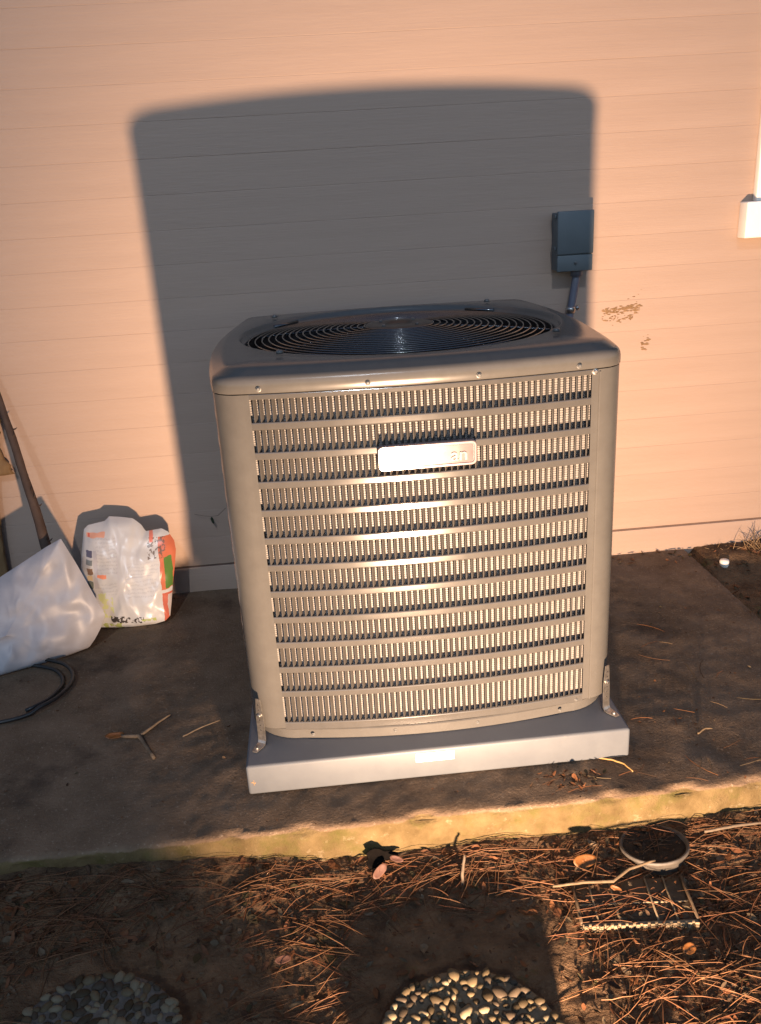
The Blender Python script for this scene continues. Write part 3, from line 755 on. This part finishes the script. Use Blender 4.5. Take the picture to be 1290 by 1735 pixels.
poly2=[(-0.926,0.004),(-0.86,0.004),(-0.80,0.006),(-0.752,0.012),(-0.736,0.030),(-0.716,0.060),(-0.700,0.095),(-0.722,0.150),(-0.755,0.235),(-0.786,0.306),(-0.830,0.285),(-0.90,0.247),(-0.96,0.215),(-1.06,0.165),(-1.16,0.10),(-1.20,0.04),(-1.14,0.004),(-1.02,0.003)]
wb=bag('plastic_bag',poly2,lambda x,z:0.60+0.50*min(0,(x+0.74))*max(0,1-z/0.22)*0.9+0.05*z/0.3,0.034,M['whitebag'],0.010,cen=(-0.93,0.10),loc=(-0.92,0.55,0.0),seed=6.1,uvbox=(-1.2,-0.7,0,0.3))
tag(wb,'plain white plastic bag slumped on the slab at the left edge','plastic bag')

# cane, tan fibre piece, hose loop
pts=[(-0.80,0.63,0.02),(-0.823,0.665,0.14),(-0.843,0.70,0.261),(-0.87,0.745,0.385),(-0.905,0.80,0.52),(-0.945,0.86,0.665),(-0.985,0.905,0.80)]
rad=[0.0155,0.0150,0.0140,0.0118,0.0105,0.0095,0.0085]
P2=[];R2=[]
for i in range(len(pts)-1):
    for t in np.linspace(0,1,8)[:-1]:
        a=Vector(pts[i]).lerp(Vector(pts[i+1]),t); a+=Vector((0.0025*nz(i+t,0,0,1.3),0,0)); P2.append(a); R2.append((rad[i]*(1-t)+rad[i+1]*t)*(1+0.10*nz(i+t,5,0,3)))
cane=empty('thorny_cane','thick brown thorny cane leaning on the wall behind the plastic bag','cane',loc=(-0.80,0.63,0.0))
off=Vector((-0.80,0.63,0))
V,F=tube([p-off for p in P2],R2,10); mesh_obj('stem',V,F,M['cane'],cane,True)
rnd=random.Random(3)
for k in range(14):
    i=rnd.randrange(6,len(P2)-1); p=P2[i]-off; a=rnd.choice([0,0.4,math.pi,2.8,1.2]); d=Vector((math.cos(a),-0.3*abs(math.sin(a)),math.sin(a)*0.3+0.2)).normalized()
    V,F=tube([p+d*R2[i]*0.7,p+d*(R2[i]+0.006),p+d*(R2[i]+0.011)+Vector((0,0,0.003))],[0.0035,0.002,0.0004],5); mesh_obj('thorn',V,F,M['cane'],cane)
fib=empty('palm_fibre','tan fibrous dried plant piece standing against the wall at the left edge','dried plant',loc=(-1.0,0.89,0.0))
def fibre(prof_,name,seed):
    V=[];F=[]; n=12
    for (cx,z,rx,ry) in prof_:
        for k in range(n):
            a=2*math.pi*k/n; q=1+0.25*nz(k*0.7,z*30,seed,1.0)
            V.append((cx+rx*q*math.cos(a)+1.0,0.893+ry*q*math.sin(a)-0.89,z))
    for i in range(len(prof_)-1):
        for k in range(n): F.append((i*n+k,i*n+(k+1)%n,(i+1)*n+(k+1)%n,(i+1)*n+k))
    F.append(tuple(range(n))[::-1]); F.append(tuple((len(prof_)-1)*n+k for k in range(n)))
    mesh_obj(name,V,F,M['tanwood'],fib,True)
fibre([(-1.005+0.010*math.sin(z*34),z,0.036+0.010*nz(z,0,0,40),0.014) for z in np.linspace(0.42,0.60,22)],'frayed_head',1)
fibre([(-1.075+0.03*(z/0.44)**2,z,0.040,0.012) for z in np.linspace(0.0,0.44,14)],'stalk',4)
hp=[]
for k in range(60):
    a=2*math.pi*k/44-0.9; r=0.125+0.03*k/60
    hp.append((-0.925+r*1.15*math.cos(a),0.415+r*math.sin(a)*0.95,0.006+0.004*abs(nz(k,0,0,0.3))+ (0.008 if k>44 else 0)))
V,F=tube(hp,0.0048,8); hs=mesh_obj('rubber_hose',[(x+0.92,y-0.41,z) for x,y,z in V],F,M['hose'],None,True); hs.location=(-0.92,0.41,0)
tag(hs,'thin black hose coiled in a loop on the slab in front of the plastic bag','hose')

# ------------------------------------------------------------------ stepping stones
def pebble_me(seed):
    bm=bmesh.new(); bmesh.ops.create_icosphere(bm,subdivisions=2,radius=1.0)
    for v in bm.verts:
        k=1+0.22*nz(v.co.x,v.co.y,v.co.z+seed,1.1); v.co=v.co*k
    me=bpy.data.meshes.new('pebble'); bm.to_mesh(me); bm.free(); me.materials.append(M['pebble']); me.polygons.foreach_set('use_smooth',[True]*len(me.polygons))
    return me
PEB=[]
for s in range(5):
    for tn in (0.05,0.3,0.5,0.75,1.0):
        me=pebble_me(s*3.1+tn); at=me.attributes.new('tint','FLOAT','FACE'); at.data.foreach_set('value',[tn]*len(me.polygons)); PEB.append(me)
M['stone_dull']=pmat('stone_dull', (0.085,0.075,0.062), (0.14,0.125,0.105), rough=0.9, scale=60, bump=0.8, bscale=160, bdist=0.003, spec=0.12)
def stepping_stone(cx,cy,r,top,seed,label,mortar='stone',emb=0.12):
    rnd=random.Random(seed); gz=top-0.036
    st=empty('stepping_stone',label,'stepping stone','round pebble stepping stones',(cx,cy,gz))
    H=top-gz
    V=[];F=[]; n=64; pr=[(r*0.99,-0.02),(r,H-0.006),(r*0.985,H-0.001),(r*0.9,H),(r*0.6,H),(r*0.3,H),(0.001,H)]
    for (q,z) in pr:
        for k in range(n):
            a=2*math.pi*k/n; qq=q*(1+0.012*nz(math.cos(a)*2,math.sin(a)*2,seed,1)); V.append((qq*math.cos(a),qq*math.sin(a),z+0.0015*nz(q*math.cos(a),q*math.sin(a),seed,40)))
    for i in range(len(pr)-1):
        for k in range(n): F.append((i*n+k,i*n+(k+1)%n,(i+1)*n+(k+1)%n,(i+1)*n+k))
    mesh_obj('mortar_disc',V,F,M[mortar],st,True)
    pts=[]; tries=0
    while len(pts)<300 and tries<22000:
        tries+=1; a=rnd.uniform(0,2*math.pi); q=(r-0.003)*math.sqrt(rnd.random()); s=rnd.choice([0.0058,0.0068,0.0080,0.0094,0.0110])
        x,y=q*math.cos(a),q*math.sin(a)
        if q+s*0.35>r: continue
        if all((x-p[0])**2+(y-p[1])**2>((s+p[2])*0.66)**2 for p in pts): pts.append((x,y,s))
    for (x,y,s) in pts:
        o=link_mesh('pebble',rnd.choice(PEB),st,(x,y,H-s*emb),(rnd.uniform(-.3,.3),rnd.uniform(-.3,.3),rnd.uniform(0,6.3)))
        o.scale=(s*rnd.uniform(1.0,1.35),s*rnd.uniform(0.7,0.95),s*rnd.uniform(0.55,0.85))
stepping_stone(0.050,-0.600,0.142,-0.057,11,'brightly lit round pebble stepping stone at the bottom centre of the picture')
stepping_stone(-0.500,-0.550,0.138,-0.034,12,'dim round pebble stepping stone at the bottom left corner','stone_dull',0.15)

# ------------------------------------------------------------------ ground litter
def gz_at(x,y):
    if y>SLAB_F and x<SLAB_R: return 0.001
    return ground_z(x,y)
def needle_into(mb,x,y,ang,L,lift,rnd,r=0.0008,seg=4,slope=0.0):
    d=Vector((math.cos(ang),math.sin(ang),0)); n=Vector((-d.y,d.x,0)); cv=rnd.uniform(-0.18,0.18)*L
    pts=[]; onslab=(y>SLAB_F and x<SLAB_R)
    hz=(lambda a,b:0.001) if onslab else (lambda a,b:ground_z(a,min(b,SLAB_F-0.012)) if a<SLAB_R else ground_z(a,b))
    for k in range(seg+1):
        t=k/seg-0.5
        p=Vector((x,y,0))+d*(t*L)+n*(cv*(4*t*t-1)*0.6)
        p.z=0.35*hz(x,y)+0.65*hz(p.x,p.y)+lift*(1-1.6*t*t)+slope*t*L+0.001
        if not onslab and p.y>SLAB_F-0.010 and p.x<SLAB_R+0.01: p.y=SLAB_F-0.010-rnd.random()*0.004
        pts.append(p)
    V,F=tube(pts,[r*0.9]+[r]*(seg-1)+[r*0.5],3,False); mb.add(V,F,rnd.random())
rnd=random.Random(21); mb=MB(); cnt=0
def dens(x,y):
    d=0.25+0.5*max(0,nz(x,y,3,3.5))
    d+=0.75*max(0,1-abs(y+0.25)/0.14)
    if x>0.28: d+=0.55
    if x<-0.3: d*=0.6
    if -0.12<x<0.24 and y<-0.3: d*=0.3
    return d
while cnt<3600:
    x=rnd.uniform(-1.05,1.25); y=rnd.uniform(-1.0,SLAB_F-0.01)
    if rnd.random()>dens(x,y): continue
    inst=((x-0.062)**2+(y+0.585)**2<0.165**2) or ((x+0.505)**2+(y+0.52)**2<0.16**2)
    if inst: continue
    base=rnd.choice([rnd.gauss(0.15,0.35),rnd.gauss(0.5,0.4),rnd.gauss(-0.35,0.4),rnd.uniform(0,3.14)]); L=rnd.uniform(0.05,0.17)
    for k in range(rnd.choice([1,2,2,3])):
        needle_into(mb,x+rnd.gauss(0,0.004),y+rnd.gauss(0,0.004),base+rnd.gauss(0,0.12),L*rnd.uniform(0.8,1.1),abs(rnd.gauss(0.004,0.007)),rnd,rnd.uniform(0.00045,0.00095),slope=rnd.gauss(0,0.05)); cnt+=1
nd_=mb.build('pine_needles',M['needle'],None,True); nd_['kind']='stuff'; nd_['label']='brown fallen pine needles strewn over the soil in front of the slab'; nd_['category']='pine needles'
# small leaves, bark chips and crumbs
def chip(mb,x,y,s,rnd,tilt=0.5,asp=0.55,z=None):
    a=rnd.uniform(0,6.28); c,si=math.cos(a),math.sin(a); z0=(gz_at(x,y) if z is None else z)+s*0.15+0.0015
    cur=rnd.uniform(-0.5,0.9); tx,ty=rnd.gauss(0,tilt),rnd.gauss(0,tilt)
    g=[(-1,0),(-0.55,0.75),(0.1,1.0),(0.65,0.6),(1.1,0),(0.65,-0.65),(0.05,-1.0),(-0.6,-0.7),(0,0)]
    V=[]
    for (u,v_) in g:
        u2=u*s*rnd.uniform(0.85,1.15); v2=v_*s*asp*rnd.uniform(0.85,1.15); zz=cur*s*(0.45*(v_*v_)+0.25*u*u)+u2*tx+v2*ty
        V.append((x+u2*c-v2*si,y+u2*si+v2*c,z0+max(zz,-s*0.2)))
    mb.add(V,[(8,i,(i+1)%8) for i in range(8)],rnd.random())
rnd=random.Random(33); mb=MB(); cnt=0
while cnt<13000:
    x=rnd.uniform(-1.05,1.25); y=rnd.uniform(-1.0,SLAB_F-0.008)
    if rnd.random()>dens(x,y)*0.9+0.1: continue
    if ((x-0.062)**2+(y+0.585)**2<0.155**2) or ((x+0.505)**2+(y+0.52)**2<0.15**2): continue
    chip(mb,x,y,rnd.choice([0.002,0.0025,0.003,0.004,0.005,0.006,0.008,0.011]),rnd,0.3,rnd.uniform(0.3,0.7)); cnt+=1
for _ in range(520):   # soil strip right of the slab and along the wall
    x=rnd.uniform(0.72,1.6); y=rnd.uniform(0.25,0.905)
    if x<SLAB_R and y<0.80+0.1*(1.1-x): continue
    chip(mb,x,y,rnd.choice([0.004,0.006,0.008,0.012]),rnd,0.4,rnd.uniform(0.25,0.7))
ll=mb.build('leaf_litter',M['leaflit'],None,False); ll['kind']='stuff'; ll['label']='small dead leaves and bark bits scattered over the damp soil'; ll['category']='leaf litter'
# crumbs and bits on the slab
mb=MB()
for _ in range(1500):
    x=rnd.uniform(-1.05,1.0); y=rnd.uniform(-0.165,0.9); q=rnd.random()
    if x<0 and q<0.45: continue
    if -0.30<x<0.48 and y>-0.066: continue
    chip(mb,x,y,rnd.choice([0.001,0.001,0.0015,0.0015,0.002,0.0025,0.004]),rnd,0.3,rnd.uniform(0.3,0.8),0.0005)
for _ in range(60):    # pile at the pad's right front corner
    chip(mb,rnd.gauss(0.345,0.03),rnd.gauss(-0.115,0.018),rnd.choice([0.003,0.005,0.008]),rnd,0.5,rnd.uniform(0.2,0.6),0.001)
for _ in range(46):
    a=rnd.uniform(0,6.28); q=0.05*math.sqrt(rnd.random()); chip(mb,0.462+q*math.cos(a),-0.236+q*math.sin(a),rnd.choice([0.002,0.003,0.004]),rnd,0.3,0.6,-0.070)
for _ in range(110): chip(mb,rnd.uniform(0.285,0.47),rnd.uniform(-0.39,-0.30),rnd.choice([0.002,0.003,0.004,0.006]),rnd,0.3,0.5,-0.078)
for _ in range(45): needle_into(mb,rnd.uniform(0.3,1.0),rnd.uniform(-0.16,0.5) if rnd.random()<0.7 else -0.11,rnd.uniform(0,3.1),rnd.uniform(0.03,0.09),0.002,rnd,0.0007)
sd_=mb.build('slab_crumbs',M['leaflit'],None,False); sd_['kind']='stuff'; sd_['label']='dry crumbs and leaf bits scattered over the slab, pot and grate'; sd_['category']='crumbs'

# single leaves and twigs that stand out
def leaf_obj(name,label,loc,s,mat,rot,asp=0.6,lobes=0,curl=0.5,cat='leaf',group=None,seed=1):
    rnd=random.Random(seed); n=20; V=[];F=[]
    rings=4
    for r in range(rings+1):
        t=r/rings
        for k in range(n):
            a=2*math.pi*k/n
            q=1.0+(0.30*math.cos(lobes*a) if lobes else 0)-0.12*math.cos(2*a)*0+0.10*nz(math.cos(a)*2,math.sin(a)*2,seed,1)
            if not lobes: q*=1-0.18*abs(math.sin(a))**3
            u=t*q*math.cos(a); v_=t*q*math.sin(a)*asp
            V.append((u*s,v_*s,s*curl*(0.5*v_*v_/(asp*asp)*0.6+0.25*u*u)+0.03*s*nz(u*3,v_*3,seed,1)))
    for r in range(rings):
        for k in range(n): F.append((r*n+k,r*n+(k+1)%n,(r+1)*n+(k+1)%n,(r+1)*n+k))
    o=mesh_obj(name,V,F,mat,None,True)
    sm=o.modifiers.new('thickness','SOLIDIFY'); sm.thickness=0.0006
    o.location=loc; o.rotation_euler=rot
    return tag(o,label,cat,group)
leaf_obj('fallen_leaf','large orange leaf lying left of the round plastic pot',(0.318,-0.262,-0.058),0.024,M['leaf_orange'],(0.75,0.15,0.25),0.55,0,0.5,seed=2)
leaf_obj('fallen_leaf','black curled leaf standing at the foot of the slab edge',(-0.052,-0.196,-0.058),0.030,M['leaf_black'],(1.15,0.25,0.35),0.5,3,0.7,seed=3)
leaf_obj('fallen_leaf','pink-brown leaf just below the black curled leaf',(-0.052,-0.225,-0.066),0.017,M['leaf_pink'],(0.9,-0.3,0.7),0.6,0,0.6,seed=4)
leaf_obj('fallen_leaf','small pink leaf right of the black curled leaf',(-0.018,-0.206,-0.060),0.013,M['leaf_pink'],(0.5,0.2,-0.3),0.5,0,0.6,seed=5)
leaf_obj('fallen_leaf','round orange leaf on bare soil below the plastic grate',(0.43,-0.455,-0.074),0.013,M['leaf_orange'],(0.6,0.1,0.4),0.8,0,0.5,seed=6)
leaf_obj('fallen_leaf','small orange leaf lying on the plastic grate',(0.355,-0.325,-0.066),0.010,M['leaf_orange'],(0.6,0.2,-0.5),0.5,0,0.5,seed=7)
leaf_obj('fallen_leaf','bright orange leaf beside the Y-shaped twig on the slab',(-0.600,0.180,0.008),0.021,M['leaf_orange'],(0.4,0.1,0.2),0.45,0,0.5,seed=8)
leaf_obj('fallen_leaf','pointed brown leaf standing in the dark needles left of centre',(-0.225,-0.395,-0.066),0.016,M['leaf_pink'],(0.5,0.4,0.6),0.5,0,0.6,seed=9)
leaf_obj('hanging_leaf','tiny dark leaf hanging on a thread left of the cabinet',(-0.428,0.885,0.236),0.011,M['leaf_green'],(1.4,1.35,0.2),0.45,0,0.3,seed=10)
V,F=tube([(-0.480,0.905,0.252),(-0.452,0.898,0.247),(-0.428,0.888,0.247),(-0.405,0.85,0.262),(-0.375,0.80,0.30)],0.0006,4); th=mesh_obj('thread',[(x+0.43,y-0.885,z-0.25) for x,y,z in V],F,M['twig_grey']); th.location=(-0.43,0.885,0.25)
tag(th,'fine thread strung between the wall and the cabinet','thread')
def twig(name,label,branches,mat,cat='twig'):
    o0=Vector(branches[0][0][0]); r=empty(name,label,cat,None,o0)
    for i,(pts,rad) in enumerate(branches):
        P=[];R=[]
        for k in range(len(pts)-1):
            for t in np.linspace(0,1,6)[:-1]:
                p=Vector(pts[k]).lerp(Vector(pts[k+1]),t)-o0; p+=Vector((nz(k+t,i,0,2),nz(k+t,i,4,2),nz(k+t,i,8,2)*0.5))*0.0015; P.append(p); R.append((rad[k]*(1-t)+rad[k+1]*t)*(1+0.12*nz(k+t,3,i,4)))
        P.append(Vector(pts[-1])-o0); R.append(rad[-1])
        V,F=tube(P,R,7); mesh_obj('stem' if i==0 else 'branch',V,F,mat,r,True)
twig('bent_twig','pale bent twig lying across the plastic grate',[([(0.246,-0.312,-0.058),(0.30,-0.312,-0.057),(0.352,-0.318,-0.056),(0.388,-0.297,-0.053),(0.44,-0.285,-0.052)],[0.0024,0.0026,0.0029,0.0028,0.002])],M['twig_pale'])
twig('forked_twig','dull grey Y-shaped twig lying on the slab left of the pad',[([(-0.585,0.180,0.006),(-0.545,0.172,0.007),(-0.50,0.088,0.005)],[0.004,0.005,0.0035]),([(-0.545,0.172,0.007),(-0.515,0.208,0.010),(-0.487,0.238,0.012)],[0.004,0.003,0.002])],M['twig_grey'])
twig('slab_twig','thin straight twig lying on the slab beside the cabinet',[([(-0.449,0.158,0.005),(-0.41,0.185,0.006),(-0.37,0.208,0.005)],[0.0018,0.0018,0.001])],M['twig_grey'])
twig('straw','yellow curved straw poking out under the right front corner of the pad',[([(0.405,-0.055,0.004),(0.432,-0.072,0.008),(0.452,-0.090,0.008),(0.462,-0.110,0.004)],[0.0018,0.0018,0.0016,0.0012])],M['yellow_straw'],'straw')
twig('brown_stick','short brown stick standing in the needles above the dark shadow',[([(0.094,-0.262,-0.082),(0.098,-0.250,-0.060),(0.104,-0.235,-0.040)],[0.003,0.003,0.0022])],M['twig_grey'],'stick')
twig('grey_stick','flat grey stick lying in the needles at the right edge below the slab',[([(0.56,-0.222,-0.058),(0.62,-0.218,-0.056),(0.70,-0.216,-0.057)],[0.0025,0.003,0.002])],M['twig_grey'],'stick')
twig('standing_scrap','small pale scrap of twig on the slab right of the pad',[([(0.636,-0.012,0.004),(0.655,-0.004,0.009),(0.672,-0.002,0.006)],[0.002,0.0022,0.0016])],M['twig_pale'],'scrap')

# ------------------------------------------------------------------ round pot, grate, pipe cap
pot=empty('plastic_pot','round pale-rimmed plastic pot full of dark soil sunk beside the slab','pot',loc=(0.462,-0.236,-0.098))
V,F=lathe([(0.044,-0.01),(0.058,0.028),(0.0625,0.030),(0.0625,0.036),(0.058,0.0355),(0.054,0.018)],40,'Z',closed=False); mesh_obj('rim',V,F,M['pot'],pot,True)
V=[(0,0,0.024)];F=[]
for r in range(1,7):
    for k in range(32):
        a=2*math.pi*k/32; q=0.0565*r/6; V.append((q*math.cos(a),q*math.sin(a),0.027+0.004*nz(q*math.cos(a),q*math.sin(a),0,60)+0.20*max(0,q*math.sin(a))*(q/0.0565)))
for k in range(32): F.append((0,1+k,1+(k+1)%32))
for r in range(5):
    for k in range(32): F.append((1+r*32+k,1+(r+1)*32+k,1+(r+1)*32+(k+1)%32,1+r*32+(k+1)%32))
mesh_obj('soil_fill',V,F,M['soil'],pot,True)
pot.rotation_euler=(-0.16,-0.05,0); pot.location.z=-0.100
gr=empty('plastic_grate','dark square plastic grate with a pale ribbed edge half buried in needles','grate',loc=(0.378,-0.345,-0.0765)); gr.rotation_euler=(0.05,-0.01,-0.10)
def gp(name,x0,x1,y0,y1,z0,z1,mat,b=0.0008): bevel_box(name,x0,x1,y0,y1,z0,z1,b,mat,gr,1)
gp('tray',-0.094,0.094,-0.045,0.048,-0.010,-0.002,M['grate'])
gp('edge',-0.096,0.096,-0.052,-0.0455,-0.012,0.004,M['grate_edge'])
for k in range(16): gp('edge_rib',-0.094+k*0.0122,-0.0865+k*0.0122,-0.0550,-0.0522,-0.011,0.0055,M['grate_edge'])
for x in (-0.068,-0.032,0.032,0.064): gp('bar',x-0.0016,x+0.0016,-0.045,0.047,-0.0018,0.0025,M['grate_edge'])
for y in (-0.005,): gp('bar',-0.093,0.093,y-0.0012,y+0.0012,-0.0018,0.0015,M['grate_edge'])
gp('side_edge',0.0945,0.099,-0.045,0.048,-0.012,0.005,M['grate']); gp('side_edge',-0.099,-0.0945,-0.045,0.048,-0.012,0.005,M['grate'])
pc=empty('pipe_stub','short white plastic pipe stub in the soil near the wall at right','pipe',loc=(1.082,0.80,-0.034))
V,F=lathe([(0.0115,-0.02),(0.0118,0.018),(0.0135,0.019),(0.0140,0.036),(0.012,0.040),(0.0,0.0405)],18,'Z',closed=False); mesh_obj('stub',V,F,M['pvc'],pc,True)
V,F=lathe([(0.013,0.0),(0.0145,0.005),(0.013,0.010)],18,'Z'); mesh_obj('collar',V,F,M['pvc'],pc,True)

# dry weeds by the wall at right
def weed(cx,cy,n,hmax,seed,label):
    rnd=random.Random(seed); root=empty('dry_weed',label,'dry weed','dry weeds along the wall',(cx,cy,0.0)); mb=MB()
    for k in range(n):
        a=rnd.uniform(0,6.28); L=hmax*rnd.uniform(0.35,1.0); lean=rnd.uniform(0.2,1.1)
        b=Vector((rnd.gauss(0,0.02),rnd.gauss(0,0.012),-0.02)); pts=[]
        for t in np.linspace(0,1,6): pts.append(b+Vector((math.cos(a)*lean*L*t*t,math.sin(a)*lean*L*t*t*0.4-0.01*t,L*t*(1-0.35*lean*t))))
        V,F=tube(pts,[0.0011,0.001,0.001,0.0009,0.0007,0.0004],4,False); mb.add(V,F,rnd.random())
    mb.build('stems',M['drygrass'],root,True)
    mb=MB()
    for k in range(n//2): chip(mb,rnd.gauss(0,0.03),rnd.gauss(0,0.015)-0.01,rnd.choice([0.006,0.009,0.012]),rnd,0.8,0.4,rnd.uniform(-0.012,0.004))
    mb.build('leaves',M['leaflit'],root)
weed(1.215,0.86,60,0.11,5,'tall tuft of dry brown weeds against the wall at the right edge')
weed(1.12,0.885,22,0.05,6,'low dry weed sprigs behind the white pipe stub')

# ------------------------------------------------------------------ the lamp standing on the soil that lights everything
lamp=empty('work_lamp','small black work lamp standing on the soil and shining at the cabinet','lamp',loc=(LAMP.x,LAMP.y,ground_z(LAMP.x,LAMP.y)))
lz=LAMP.z-lamp.location.z; ad=LAMP_AIM.copy(); ad=(ad-LAMP).normalized()
bk=-ad
def lampshell(prof_):
    V,F=lathe(prof_,24,'Z',closed=False); q=ad.to_track_quat('Z','Y'); return [tuple(q@Vector(p)+Vector((0,0,lz))) for p in V],F
V,F=lampshell([(0.0,-0.075),(0.03,-0.074),(0.034,-0.06),(0.040,-0.038),(0.044,-0.036),(0.044,-0.026),(0.040,-0.026),(0.020,-0.055),(0.0,-0.056)]); mesh_obj('housing',V,F,M['hose'],lamp,True)
V,F=tube([(-0.05,-0.05,lz),(-0.05,-0.05,0.006),(0.05,-0.05,0.006),(0.05,-0.05,lz)],0.004,8); mesh_obj('stand',V,F,M['hose'],lamp,True)
ld=bpy.data.lights.new('lamp_light','SPOT'); ld.energy=LAMP_POWER; ld.color=LAMP_COL; ld.spot_size=math.radians(94); ld.spot_blend=1.0; ld.shadow_soft_size=0.028
lo=bpy.data.objects.new('lamp_light',ld); COL.objects.link(lo); lo.parent=lamp; lo.location=(0,0,lz); lo.rotation_euler=(-ad).to_track_quat('Z','Y').to_euler()
